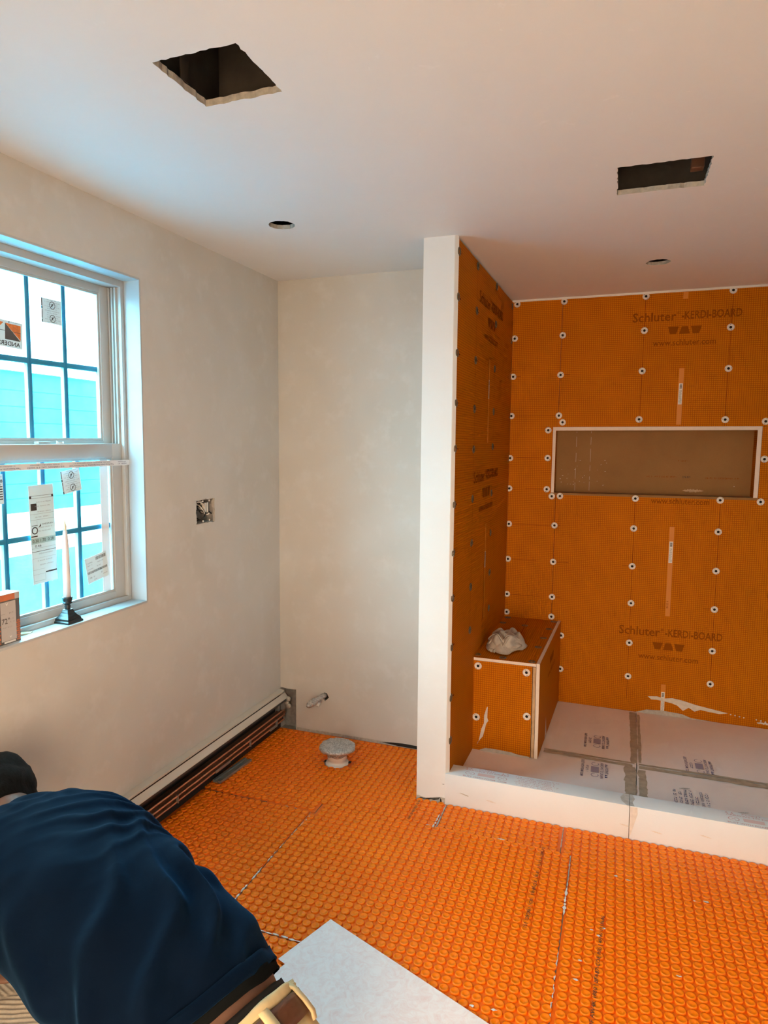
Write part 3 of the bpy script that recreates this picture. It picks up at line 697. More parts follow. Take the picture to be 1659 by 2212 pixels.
# ------------------------------------------------------------------ corner bench
BF, BT = .006, .527
bn = thing('shower_bench', (1.25, .44, .04), 'corner shower bench boxed in orange gridded board', 'bench')
xl = lambda y: 1.0815+(y+.455)*.0235+.004
o = plate('front_panel', rect(1.0905, 1.3835, .0445, .511), [], (0, BF, 0), UX, UZ, (0, -1, 0), .0125, ['board_xz', 'cut_foam'], bn); bfp = o
for x, z in ((1.114, .484), (1.355, .478), (1.109, .216), (1.362, .255)): washer((x, BF, z), UX, UZ, o)
flat('mortar_smear', [(0, 0), (.012, .03), (.012, .07), (.025, .115), (.030, .118), (.028, .06), (.034, .045), (.024, .03), (.008, -.04), (-.018, -.075), (-.022, -.09), (-.014, -.07)], (1.138, BF, .16), UX, UZ, 'mortar_pale', o, .0005, .001)
flat('mortar_smear', [(0, 0), (.03, .014), (.08, .015), (.16, .012), (.19, .006), (.25, .003), (.25, -.004), (0, -.004)], (1.13, BF, .046), UX, UZ, 'mortar_grey', o, .0006, .002)
box('corner_stud', (1.3865, 1.4005, BF+.004, BF+.05, .0445, .455), 'stud_wood', bn); box('corner_stud', (1.3865, 1.4005, BF+.004, BF+.05, .456, .508), 'stud_wood', bn)
# skewed top and side panels
def quadslab(name, top, th, dirn, mats, parent, edgefun):
    a = [Vector(p) for p in top]; d = Vector(dirn)*th; vs = a+[p+d for p in a]
    oo = mesh(name, vs, [(0, 1, 2, 3), (7, 6, 5, 4), (0, 4, 5, 1), (1, 5, 6, 2), (2, 6, 7, 3), (3, 7, 4, 0)], None, parent, False, False, mats, [0, 0, 1, 1, 1, 1])
    return oo
top_ = quadslab('seat_panel', [(1.0825, BF-.001, BT), (1.4015, BF-.001, BT), (1.4375, YS-.001, BT), (1.113, YS-.001, BT)], .0145, (0, 0, -1), ['board_xy', 'cut_foam'], bn, None)
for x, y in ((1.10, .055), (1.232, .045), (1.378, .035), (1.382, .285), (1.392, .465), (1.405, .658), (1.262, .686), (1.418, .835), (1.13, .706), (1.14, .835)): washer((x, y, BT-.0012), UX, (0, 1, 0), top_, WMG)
flat('marker_line', [(-.001, -.25), (.001, -.25), (.001, .25), (-.001, .25)], (1.262, .60, BT), UX, (0, 1, 0), 'ink_red', top_, .0004)
sd_ = quadslab('side_panel', [(1.4195, BF-.004, .0455), (1.4575, YS-.001, .0385), (1.4575, YS-.001, .529), (1.4195, BF-.004, .529)], .0165, (-1, .044, 0), ['board_yz', 'cut_foam'], bn, None)
sdd = Vector((.038, YS-BF, 0)).normalized(); ss0 = Vector((1.4195, BF-.004, 0))
brand(sd_, 0, 0, .5, sdd, UZ, o3=ss0+sdd*.46+Vector((0, 0, .50)), lines=(0, 1, 1))
flat('mortar_smear', [(0, 0), (.02, .05), (.03, .11), (.035, .05), (.06, .02), (.07, 0)], ss0+sdd*.25+Vector((0, 0, .045)), sdd, UZ, 'mortar_pale', sd_, .0005)

# crumpled rag on the bench
def rag():
    n, mseg = 80, 160; vs = []; fs = []; c = Vector((1.213, .235, BT))
    for j in range(n+1):
        t = j/n
        for i in range(mseg):
            a = 2*math.pi*i/mseg
            lobes = 1+.07*math.sin(3*a+.6)+.06*math.sin(5*a+2.0)+.035*math.sin(8*a+1)
            x = .102*t*lobes*math.cos(a); y = .150*t*lobes*math.sin(a)
            dome = max(0, 1-t**3.2)**.8
            q = Vector((x*9+.3, y*7, 1.7)); w_ = Vector((noise.noise(q*1.3), noise.noise(q*1.3+Vector((9, 3, 1))), 0))*.9
            f1 = 1-abs(noise.noise(q*1.15+w_))*2.2; f2 = 1-abs(noise.noise(q*2.6+w_*1.5+Vector((4, 4, 4))))*2.0
            z = .072*dome*(.86+.24*f1+.20*f2)+.012*dome*math.sin(a+.8)
            z -= .034*math.exp(-((x-.018)/.022)**2-((y+.055)/.05)**2)           # hollow between two folds
            e = max(0, (t-.86)/.14); z = z*(1-e)+e*(.005+.010*abs(math.sin(3.5*a+1)))
            vs.append(c+Vector((x, y, max(z, .002))))
    for j in range(n):
        for i in range(mseg):
            k = (i+1) % mseg; fs.append((j*mseg+i, j*mseg+k, (j+1)*mseg+k, (j+1)*mseg+i))
    o = mesh('rag', vs, fs, 'rag_cotton', None, True)
    md = o.modifiers.new('thick', 'SOLIDIFY'); md.thickness = .003; md.offset = 1
    return tag(o, 'crumpled grey-white cotton rag dropped on the shower bench', 'rag'), c
rg, rc = rag()
# stitched hem that loops over the bundle, and the skirt of cloth hanging from it
hp = []
for k in range(41):
    t = k/40; x = -.088+.178*t
    y = -.02-.040*math.sin(math.pi*t)+.045*abs(2*t-1)**2
    z = .050+.030*math.sin(math.pi*t)-.034*math.exp(-((t-.50)/.10)**2)-.030*abs(2*t-1)**4
    hp.append(rc+Vector((x, y-.03, z+.012)))
MB().tube(hp, .0036, 8).build('stitched_hem', 'rag_cotton', rg, True)
for (k0, k1, seed, drop) in ((0, 19, 1.0, .050), (22, 40, 3.0, .060)):
    fv = []; ff = []; nu, nv = 36, 16
    for j in range(nv+1):
        for i in range(nu+1):
            s_, t_ = i/nu, j/nv; f_ = k0+(k1-k0)*s_; ia = min(40, int(f_)); p0 = hp[ia].lerp(hp[min(40, ia+1)], f_-ia)
            fold = math.sin(s_*15+seed+1.5*t_)*.0075*math.sin(math.pi*min(1, t_*1.2))
            curl = -.016*math.sin(math.pi*t_)
            z = p0.z*(1-t_)+(BT+.003+.012*abs(math.sin(4*s_+seed)))*t_
            fv.append((p0.x+(.010*(1 if seed < 2 else -1))*t_+.006*math.sin(7*t_+5*s_), p0.y-.004-.030*t_+curl+fold, max(z, BT+.002)))
    for j in range(nv):
        for i in range(nu): ff.append((j*(nu+1)+i, j*(nu+1)+i+1, (j+1)*(nu+1)+i+1, (j+1)*(nu+1)+i))
    o = mesh('fold', fv, ff, 'rag_cotton', rg, True); md = o.modifiers.new('thick', 'SOLIDIFY'); md.thickness = .0025
# knotted twist in the middle and the pointed tail at the front
pts = [rc+Vector(p) for p in ((-.045, -.075, .020), (-.02, -.085, .042), (.012, -.082, .050), (.034, -.070, .034), (.026, -.086, .016), (.0, -.098, .014))]
MB().tube([Vector(q) for q in catmull_(pts, 6)], [.007+.008*math.sin(math.pi*k/30) for k in range(31)], 12).build('twist', 'rag_cotton', rg, True)
tv = [rc+Vector((-.070+.092*i/20, -.105-.020*abs(math.sin(i*.62))-.030*j/6*(1-abs(i-13)/13), .010*(1-j/6)+.008*abs(math.sin(i*.9+j*.4))+.002)) for j in range(7) for i in range(21)]
o = mesh('tail', tv, [(j*21+i, j*21+i+1, (j+1)*21+i+1, (j+1)*21+i) for j in range(6) for i in range(20)], 'rag_cotton', rg, True); md = o.modifiers.new('thick', 'SOLIDIFY'); md.thickness = .003

# ------------------------------------------------------------------ studded floor membrane
PIT = .0325; ZB = -.0054
def stud_mesh(seg=14):
    prof = [(.0148, ZB), (.0146, -.0008), (.0132, .0006), (.0105, .0004), (.0068, -.0014), (.0030, -.0024), (.0, -.0024)]
    vs = []; fs = []
    for (r, z) in prof[:-1]:
        for k in range(seg): a = 2*math.pi*k/seg; vs.append((r*math.cos(a), r*math.sin(a), z))
    vs.append((0, 0, prof[-1][1])); n = len(prof)-1
    for i in range(n-1):
        for k in range(seg): fs.append((i*seg+k, i*seg+(k+1) % seg, (i+1)*seg+(k+1) % seg, (i+1)*seg+k))
    for k in range(seg): fs.append(((n-1)*seg+k, (n-1)*seg+(k+1) % seg, n*seg))
    return np.array(vs), fs
SV, SF = stud_mesh()
_o = mesh('stud', SV, SF, 'membrane', None, True); STUD = _o.data; bpy.data.objects.remove(_o)
Rm = np.array([rt[:], upv[:], fw[:]])
def px(P):
    d = Rm @ (np.array(P)-np.array(CAM[:]))
    return (1659/2+FPX*d[0]/d[2], 2212/2-FPX*d[1]/d[2], d[2])
def inside(poly, x, y):
    c = False; n = len(poly)
    for i in range(n):
        (x0, y0), (x1, y1) = poly[i], poly[(i+1) % n]
        if (y0 > y) != (y1 > y) and x < (x1-x0)*(y-y0)/(y1-y0)+x0: c = not c
    return c
FLC = (.4685, -.283)      # toilet flange centre
def sheet(poly, label, ox, oy, npart, hole=None, avoid=None):
    hl = [rough_circle(*hole, 24, .004, 3)] if hole else []
    sh = plate('floor_membrane', poly, hl, (0, 0, ZB), UX, (0, 1, 0), (0, 0, 1), .0025, ['membrane_base_shade', 'membrane_base_shade'])
    tag(sh, label, 'membrane')
    xs = [q[0] for q in poly]; ys = [q[1] for q in poly]; st = []
    i0, i1 = int(math.floor((min(xs)-ox)/PIT)), int(math.ceil((max(xs)-ox)/PIT)); j0, j1 = int(math.floor((min(ys)-oy)/PIT)), int(math.ceil((max(ys)-oy)/PIT))
    for j in range(j0, j1+1):
        for i in range(i0, i1+1):
            x, y = ox+i*PIT, oy+j*PIT
            if not all(inside(poly, x+dx, y+dy) for dx, dy in ((.0075, 0), (-.0075, 0), (0, .0075), (0, -.0075))): continue
            if hole and math.hypot(x-hole[0], y-hole[1]) < hole[2]+.010: continue
            st.append((x, y))
    vis = []
    for s_ in st:
        u_, v_, d_ = px((s_[0], s_[1], 0))
        if 0 < u_ < 1659 and 0 < v_ < 2212 and d_ > 0 and not (v_ > 1700 and u_ < 575 and v_ > 1700+(u_-180)*.99) and not (in_fleece(s_)): vis.append((d_, s_))
    vis.sort(); near = set(q[1] for q in vis[:npart])
    for s_ in near:
        so = bpy.data.objects.new('stud', STUD); COL.objects.link(so); so.parent = sh; so.location = (s_[0], s_[1], 0)
    rest = [s_ for s_ in st if s_ not in near]
    if rest:
        R_ = np.array([(x, y, 0) for x, y in rest]); V = (R_[:, None, :]+SV[None]).reshape(-1, 3); nv_ = len(SV)
        F = [tuple(i+k*nv_ for i in f) for k in range(len(rest)) for f in SF]
        so = mesh('moulded_studs', V, F, 'membrane', sh, True); so['kind'] = 'stuff'
    return sh
# fleece sheet outline (upside-down membrane offcut lying on the floor)
FA = Vector((.892, -1.331)); FU = Vector((.937, -.350)).normalized(); FV = Vector((-.35, -.937)).normalized()
fl_poly = [(0, 0), (1.25, 0), (1.25, .95), (0, .95), (0, .300), (.0, .262), (.030, .262), (.030, .228), (0, .228)]
fl_xy = [tuple(FA+FU*a+FV*b) for a, b in fl_poly]
def in_fleece(s_): return inside(fl_xy, *s_)
OX, OY = .012, -.005
shA = sheet([(.004, -.743), (.560, -.743), (.560, -.664), (1.0745, -.664), (1.0745, -.478), (.932, -.478), (.932, -.004), (.004, -.004)], 'orange studded floor membrane around the capped drain pipe in the alcove', OX, -.0315, 0, (FLC[0], FLC[1], .062))
shB = sheet([(.004, -1.447), (.540, -1.447), (.540, -.747), (.004, -.747)], 'orange studded floor membrane strip along the bare baseboard heater', 0.0365, -.76, 150)
shC = sheet([(.5445, -.747), (.5645, -.747), (.5645, -.668), (1.618, -.668), (1.602, -2.3), (.905, -2.3), (.905, -1.447), (.5445, -1.447)], 'large orange studded floor membrane sheet in the middle of the room', .5605, -.682, 300)
shD = sheet([(1.0795, -.664), (1.578, -.664), (1.578, -.478), (1.0795, -.478)], 'short orange studded membrane strip against the first kerb block', 1.0965, -.494, 0)
shE = sheet([(1.5815, -.664), (1.5815, -.478), (XR-.002, -.478), (XR-.002, -2.3), (1.6055, -2.3), (1.6225, -.668)], 'orange studded floor membrane at the right with black printed code', 1.6395, -.494, 300)
shG = sheet([(.38, -1.72), (.901, -1.72), (.901, -1.4515), (.38, -1.4515)], 'small orange studded membrane piece tucked under the fleece sheet', .5605, -1.4685, 0)
# pale mortar squeezed up in the seams
def seam(pb, x0, y0, x1, y1, w, seed, mat='mortar_joint_white', dens=.75):
    r = random.Random(seed); d = Vector((x1-x0, y1-y0, 0)); L_ = d.length; d.normalize(); n = Vector((-d.y, d.x, 0)); mb = MB(); s_ = 0
    while s_ < L_:
        l_ = r.uniform(.010, .03)
        if r.random() < dens:
            ww = w*r.uniform(.35, 1.0); c0 = Vector((x0, y0, -.002))+d*s_; off = n*r.uniform(-.001, .001)
            q = [c0-n*ww*.2+off, c0+d*l_*.5-n*ww+off, c0+d*l_-n*ww*.3+off, c0+d*l_+n*ww*.3+off, c0+d*l_*.5+n*ww+off, c0+n*ww*.2+off]
            h = Vector((0, 0, r.uniform(.001, .0035))); k = len(q)
            mb.add(q+[v+h for v in q], [tuple(range(k, 2*k))]+[(i, (i+1) % k, k+(i+1) % k, k+i) for i in range(k)])
        s_ += l_*r.uniform(.8, 1.4)
    if mb.v: mb.build('seam_mortar', mat, pb)['kind'] = 'stuff'
seam(shC, .5555, -.76, .5425, -1.06, .0022, 1, dens=.6); seam(shC, .5425, -1.06, .5425, -1.44, .0045, 2, dens=.9); seam(shG, .55, -1.4495, .87, -1.4495, .0042, 3, dens=1)
seam(shD, 1.077, -.49, 1.077, -.66, .0040, 4, 'mortar_grey', 1); seam(shA, 1.068, -.56, 1.066, -.66, .006, 14, dens=.5); seam(shC, .93, -.666, 1.35, -.666, .0022, 5, dens=.45)
seam(shE, 1.5797, -.49, 1.5797, -.66, .0026, 6, 'mortar_grey', .9); seam(shE, 1.6205, -.68, 1.6205, -.88, .0030, 7, 'mortar_grey', 1); seam(shE, 1.619, -.88, 1.6175, -1.02, .0075, 8, 'mortar_joint_white', 1); seam(shE, 1.614, -1.2, 1.611, -1.45, .0038, 9, dens=.6)
seam(shB, .0, -.745, .33, -.745, .0030, 10, 'slot_dark', .7); seam(shB, .40, -.745, .50, -.745, .002, 12, dens=.5)
for k, (x, y) in enumerate(((1.79, -.75), (1.83, -.76), (1.75, -1.05), (1.735, -1.09), (1.71, -1.07), (1.675, -1.30), (1.68, -1.22), (1.46, -1.49), (2.05, -.80), (2.09, -.79), (1.40, -1.50), (1.97, -1.18))):
    pb = shE if x > 1.62 else shC
    mesh('mortar_crumb', [(x+math.cos(a)*.010*random.uniform(.3, 1.2), y+math.sin(a)*.005*random.uniform(.3, 1.2), .0016) for a in [i*.785 for i in range(8)]], [tuple(range(8))], 'mortar_joint_white', pb)
# printed codes on the membrane
lettering('printed_code', '1S1 1292861 | OIl \u00b7 1W4F-DX \u00b7 3F-8 \u00b7 1151U-1-UIM-15', (1.510, -.90, .0012), (.03, 1, 0), (-1, .03, 0), .47, .016, 'ink_dark', shC)
lettering('printed_code', 'SS:SDF AW4K 1880 | BFA87-COE RBS | 4FIW 1218646', (1.735, -1.24, .0012), (.05, 1, 0), (-1, .05, 0), .50, .015, 'ink_dark', shE)
lettering('printed_code', '1880 BFA87 RBS 12186', (.955, -.575, .0012), (.02, 1, 0), (-1, .02, 0), .16, .010, 'ink_dark', shA)

# fleece
fo = plate('fleece_sheet', fl_poly, [], (FA.x, FA.y, .0075), (FU.x, FU.y, 0), (FV.x, FV.y, 0), (0, 0, 1), .0055, ['fleece', 'membrane'])
tag(fo, 'white fleece-backed membrane offcut lying upside down on the orange floor', 'membrane')

# trowelled thinset bed
def thinset():
    nx, ny = 190, 220; x0, x1, y0, y1 = .02, .50, -2.55, -1.75; vs = []; fs = []
    for j in range(ny+1):
        for i in range(nx+1):
            x = x0+(x1-x0)*i/nx; y = y0+(y1-y0)*j/ny
            div = .19+(y+1.915)*.9
            if x < div: ph = (x*.30+y*.95)/.0135
            else: ph = (-x*.42+y*.90)/.0155
            ph += .25*noise.noise((x*14, y*14, 0))
            h = .0045*(.5+.5*math.cos(2*math.pi*ph))**.7
            h *= 1-.6*math.exp(-((x-div)/.010)**2)
            if x < .06 or x > .47: h *= .5
            vs.append((x, y, -.0085+.001+h+.0012*noise.noise((x*40, y*40, 2))))
    for j in range(ny):
        for i in range(nx): a = j*(nx+1)+i; fs.append((a, a+1, a+nx+2, a+nx+1))
    o = mesh('thinset_bed', vs, fs, 'thinset', None, True)
    tag(o, 'beige trowel-ridged thinset mortar spread on the floor by the kneeling worker', 'mortar', kind='stuff')
thinset()

# ------------------------------------------------------------------ baseboard heater with cover off
HY0, HY1 = -2.55, -.012
ht = thing('baseboard_heater', (.03, -1.25, 0), 'long baseboard heater with front cover off and copper fins exposed', 'heater')
def extr(name, prof, mat, parent, y0=HY0, y1=HY1, wob=0.0):
    n = len(prof); ns = 24 if wob else 1; vs = []; fs = []
    for k in range(ns+1):
        y = y0+(y1-y0)*k/ns
        vs += [(x, y, z+wob*noise.noise((y*3, 0, i))) for i, (x, z) in enumerate(prof)]
    for k in range(ns): fs += [(k*n+i, k*n+(i+1) % n, (k+1)*n+(i+1) % n, (k+1)*n+i) for i in range(n)]
    fs += [tuple(range(n)), tuple(range(ns*n, ns*n+n))[::-1]]
    o = mesh(name, vs, fs, mat, parent)
    bm = bmesh.new(); bm.from_mesh(o.data); bmesh.ops.recalc_face_normals(bm, faces=bm.faces[:]); bm.to_mesh(o.data); bm.free(); return o
extr('top_rail', [(.001, .226), (.030, .221), (.031, .212), (.027, .213), (.001, .218)], 'heater_cream', ht)
extr('back_plate', [(.001, -.004), (.006, -.004), (.006, .214), (.001, .214)], 'heater_black', ht)
extr('damper', [(.034, .2085), (.052, .185), (.0525, .181), (.0505, .181), (.049, .1845), (.033, .205)], 'heater_cream', ht)
extr('damper_lip', [(.050, .183), (.0515, .183), (.0515, .169), (.050, .169)], 'heater_lip', ht)
mb = MB()
for x, z in ((.045, .1205), (.047, .0925), (.043, .0645)):
    pts = [(x, HY0+(HY1-.03-HY0)*k/90, z+.0012*noise.noise((k*.9, x*100, 0))) for k in range(91)]
    mb.tube(pts, .0046, 6)
mb.build('fin_edge', 'copper', ht, True)
MB().tube([(.028, HY0, .092), (.028, HY1, .092)], .009, 12).build('water_pipe', 'copper', ht, True)
mb = MB(); y = HY0+.05
while y < HY1-.035:
    mb.box(.012, .0435, y-.0007, y+.0007, .064, .120); y += .0062
mb.build('heating_fins', 'fin_dark', ht)['kind'] = 'stuff'
for y in (-.13, -.40, -.98, -1.14, -1.45): box('hanger_clip', (.040, .0525, y-.0025, y+.0025, .060, .098), 'galvanised', ht, .001)
box('bare_fin_guard', (.044, .0485, -.70, -.58, .058, .071), 'galvanised', ht, .001); box('bare_fin_guard', (.044, .0485, -.20, -.12, .056, .071), 'galvanised', ht, .001)
box('support_bracket', (.006, .028, -.075, -.055, .10, .17), 'galvanised', ht, .002)
for x_, z_, r_ in ((.052, .150, .012), (.062, .136, .012), (.058, .176, .014)): MB().lathe([(r_*.6, 0), (r_, .004), (r_, .014), (r_*.5, .016), (0, .016)], 12, (0, 0, 0)).build('pipe_fitting', 'gypsum_edge', ht, True).matrix_basis = Matrix.Translation((x_, -.012, z_)) @ Matrix.Rotation(math.pi/2, 4, 'X')

box('recess_back', (.0, .0955, .045, .052, -.008, .224), 'steel_box', wb); box('recess_side', (.0945, .0975, .0, .05, -.008, .226), 'gypsum_edge', wb)
# loose length of metal trim lying on the floor beside it
tl_ = thing('metal_trim', (.035, -.555, 0), 'short grey metal trim strip lying beside the heater on the membrane', 'trim strip')
d = Vector((.016, .249, 0)).normalized(); n = Vector((d.y, -d.x, 0)); a = Vector((.016, -.68, .001))
for k in range(3):
    h0 = (.012, .007, .012)[k]; p = a+n*(.0148*k); mbx = MB()
    q = [p, p+n*.0125, p+n*.0125+d*.25, p+d*.25]; mbx.add(q+[v+Vector((0, 0, h0)) for v in q], [(3, 2, 1, 0), (4, 5, 6, 7), (0, 1, 5, 4), (1, 2, 6, 5), (2, 3, 7, 6), (3, 0, 4, 7)])
    mbx.build('folded_flange', 'galvanised', tl_)

# ------------------------------------------------------------------ capped closet drain and supply stub
fg = thing('drain_pipe', (FLC[0], FLC[1], 0), 'white drain pipe stub capped with crumpled foil on the orange floor', 'pipe')
MB().lathe([(.060, -.008), (.057, -.001), (.050, .001), (.047, .004), (.047, .018), (.0485, .020), (.0485, .070), (.044, .070), (.044, 0)], 36, (FLC[0], FLC[1], 0)).build('pipe', 'pvc_white', fg, True)
def foilfn(r, z, a):
    q = (math.cos(a)*r*40, math.sin(a)*r*40, z*40)
    return r+.006*noise.noise(q)*(1 if r > .05 else .3), z+.006*noise.noise((q[1], q[0], 3))+(-.010*abs(math.sin(2.5*a+1)) if (z < .06) else 0)
MB().lathe([(.050, .045), (.052, .055), (.062, .062), (.084, .068), (.091, .076), (.090, .083), (.080, .089), (.06, .092), (.04, .092), (.02, .090), (.004, .091), (0, .091)], 72, (FLC[0], FLC[1], 0), fn=foilfn).build('foil_cap', 'foil', fg, True)
flat('cut_gap', [(.047, .0), (.068, .006), (.066, .030), (.046, .028)], (FLC[0], FLC[1], -.001), UX, (0, 1, 0), 'dark_void', fg); flat('cut_gap', [(-.047, -.02), (-.066, -.026), (-.064, .0), (-.048, .0)], (FLC[0], FLC[1], -.001), UX, (0, 1, 0), 'dark_void', fg)
sp_ = thing('supply_stub', (.272, -.02, .20), 'foil-wrapped water supply stub poking out of the alcove wall', 'pipe')
pts = []; rr = []
for k in range(25):
    t = k/24; p = Vector((.272, .03, .214)).lerp(Vector((.232, -.135, .198)), t); pts.append(p+Vector((0, 0, .006*math.sin(t*3)))); rr.append((.0135+.0025*math.sin(k*1.7)+.004*(1 if .6 < t < .95 else 0))*(1 if k < 23 else .5))
MB().tube(pts, rr, 14).build('foil_wrap', 'foil', sp_, True)
MB().tube([(.258, -.03, .192), (.262, -.075, .184)], [.008, .006], 8).build('torn_tape', 'label_white', sp_, True)
flat('cavity_dark', rough_circle(0, 0, .021, 18, .003, 2), (.272, .0125, .212), UX, UZ, 'dark_void', wb)

# outlet opening
ob = thing('outlet_box', (-.02, -.675, 1.29), 'open electrical box with loose wires in the left wall', 'outlet box')
mb = MB()
mb.box(-.075, -.072, -.745, -.606, 1.244, 1.346); mb.box(-.072, -.010, -.7465, -.7445, 1.243, 1.347); mb.box(-.072, -.010, -.6065, -.6045, 1.243, 1.347); mb.box(-.072, -.010, -.745, -.606, 1.345, 1.347); mb.box(-.072, -.010, -.745, -.606, 1.243, 1.245)
mb.build('metal_box', 'steel_box', ob)
for y in (-.735, -.685, -.635):
    for z in (1.250, 1.340): MB().lathe([(.005, 0), (.0045, .002), (0, .0025)], 10).build('rivet', 'label_white', ob, True).matrix_basis = Matrix.Translation((-.009, y, z)) @ Matrix.Rotation(math.pi/2, 4, 'Y')
r = random.Random(3)
for k in range(10):
    y0, z0 = r.uniform(-.735, -.68), r.uniform(1.262, 1.335); pts = [Vector((-.06+.05*t, y0+.05*t+.015*math.sin(3*t+k), z0+.022*math.sin(t*4+k*1.3))) for t in [i/10 for i in range(11)]]
    pts = [Vector((p.x, min(max(p.y, -.738), -.612), min(max(p.z, 1.252), 1.338))) for p in pts]
    MB().tube(pts, .0028, 8).build('wire', 'wire_black' if k % 3 else 'wire_white', ob, True)
for k in range(2): box('switch_terminal', (-.045, -.018, -.655+.018*k, -.645+.018*k, 1.285, 1.33), 'wire_white', ob, .002)

# ------------------------------------------------------------------ window (left wall)
w1 = thing('window_1', (-.09, -1.465, WZ0), None, None); w1['kind'] = 'structure'
def part(name, b, mat, parent, bev=.0015): return box(name, b, mat, parent, bev)
JD = .070
# reveal lining
part('jamb_lining', (-JD, .001, WY1-.004, WY1+.004, WZ0, WZ1), 'jamb_white', w1); part('jamb_lining', (-JD, .001, WY0-.004, WY0+.004, WZ0, WZ1), 'jamb_white', w1)
part('head_lining', (-JD, .001, WY0, WY1, WZ1-.004, WZ1+.004), 'jamb_white', w1); part('window_sill', (-JD-.03, .001, WY0, WY1, WZ0-.006, WZ0+.003), 'jamb_white', w1)
# vinyl frame with tracks
mb = MB()
for y0, y1 in ((WY1-.022, WY1-.003), (WY0+.003, WY0+.022)): mb.box(-.175, -JD, y0, y1, WZ0, WZ1, bev=.002)
mb.box(-.175, -JD, WY0+.003, WY1-.003, WZ1-.028, WZ1-.003, bev=.002)
for k in range(3): mb.box(-.092-.014*k, -.086-.014*k, WY1-.032, WY1-.02, 1.60, WZ1-.03); mb.box(-.092-.014*k, -.086-.014*k, WY0+.02, WY0+.032, 1.60, WZ1-.03)
mb.box(-.085, -JD, WY0+.003, WY1-.003, WZ0+.002, WZ0+.022, bev=.002)
autosmooth(mb.build('window_frame', 'frame_vinyl', w1))
GA, GB = -1.150, -1.776        # glass right / left
def sash(nm, x0, x1, z0, z1, gz0, gz1, ya, yb, ga, gb, zm):
    mb = MB()
    mb.box(x0, x1, ga-.001, ya, z0, z1, bev=.0015); mb.box(x0, x1, yb, gb+.001, z0, z1, bev=.0015)
    mb.box(x0, x1, gb, ga, z0, gz0, bev=.0015); mb.box(x0, x1, gb, ga, gz1, z1, bev=.0015)
    # bevelled inner beads
    for b in ((x1-.012, x1-.004, ga-.010, ga, gz0, gz1), (x1-.012, x1-.004, gb, gb+.010, gz0, gz1), (x1-.012, x1-.004, gb, ga, gz0, gz0+.009), (x1-.012, x1-.004, gb, ga, gz1-.009, gz1)): mb.box(*b)
    s = autosmooth(mb.build(nm, 'frame_vinyl', w1)); xg = (x0+x1)/2-.002
    ncol = 4; pw = (ga-gb)/ncol
    for k in range(1, ncol): part('muntin', (xg-.018, xg-.0028, gb+pw*k-.0095, gb+pw*k+.0095, gz0, gz1), 'frame_vinyl', s)
    part('muntin', (xg-.018, xg-.0028, gb, ga, zm-.0095, zm+.0095), 'frame_vinyl', s)
    for k in range(ncol):
        for (a, b) in ((gz0, zm-.0002), (zm+.0002, gz1)):
            box('pane', (xg-.002, xg+.0005, gb+pw*k+.0002*(k > 0), gb+pw*(k+1)-.0002*(k < ncol-1), a, b), 'film_glass', s)
    return s
su_ = sash('upper_sash', -.150, -.122, 1.575, WZ1-.028, 1.612, 2.160, WY1-.012, WY0+.012, -1.150, -1.776, 1.880)
sl_ = sash('lower_sash', -.112, -.084, WZ0+.008, 1.600, 1.022, 1.548, WY1-.012, WY0+.012, -1.150, -1.776, 1.285)
part('sash_lock', (-.118, -.098, -1.48, -1.43, 1.600, 1.609), 'frame_vinyl', sl_)
# dark gasket lines at the glass edge
for s_, x, gz0, gz1 in ((su_, -.135, 1.612, 2.160), (sl_, -.097, 1.022, 1.548)):
    mb = MB(); mb.box(x-.003, x+.0005, -1.154, -1.150, gz0, gz1); mb.box(x-.003, x+.0005, GB, -1.15, gz0, gz0+.004); mb.box(x-.003, x+.0005, GB, -1.15, gz1-.004, gz1); mb.build('gasket', 'wire_black', s_)
box('film_overlap', (-.0965, -.0962, -1.205, -1.165, 1.03, 1.545), 'film_strip', sl_)
# stickers and tape
XS, XU = -.0955, -.1335
FY, FZ = (0, 1, 0), (0, 0, 1)
def sticker(name, poly, x, y, z, rot, mat, label):
    u = Vector((0, math.cos(rot), math.sin(rot))); v = Vector((0, -math.sin(rot), math.cos(rot)))
    s = flat(name, poly, (x, y, z), u, v, mat, None, .0002, .0002); tag(s, label, 'sticker'); return s, u, v
def on(s, u, v, x, y, z): return lambda a, b: Vector((x, y, z))+u*a+v*b+Vector((.0006, 0, 0))
s, u, v = sticker('window_sticker', rect(-.062, .062, -.042, .042), XU, -1.556, 1.955, -.04, 'sticker_paper', 'orange and white manufacturer sticker with mirrored name on the upper sash'); P_ = on(s, u, v, XU, -1.556, 1.955)
flat('print_block', [(-.062, -.018), (-.012, .034), (-.062, .034)], P_(0, 0), u, v, 'sticker_orange', s); flat('print_block', [(-.006, .033), (.054, .033), (.054, -.015)], P_(0, 0), u, v, 'sticker_orange', s)
flat('print_block', [(-.006, .033), (.054, -.018), (-.006, -.018)], P_(0, 0), u, v, 'sticker_charcoal', s); flat('print_line', rect(-.062, .054, .008, .0095), P_(0, 0), u, v, 'sticker_charcoal', s, .0005)
flat('print_mark', [(.006, .036), (.011, .036), (.0105, .042)], P_(0, 0), u, v, 'ink_dark', s)
lettering('mirrored_lettering', 'ANDERSEN', P_(-.004, -.030), u, v, .112, .014, 'ink_dark', s, mirror=True, bold=.012)
small_print(s, P_(.028, .0385), u, v, .045, .003)
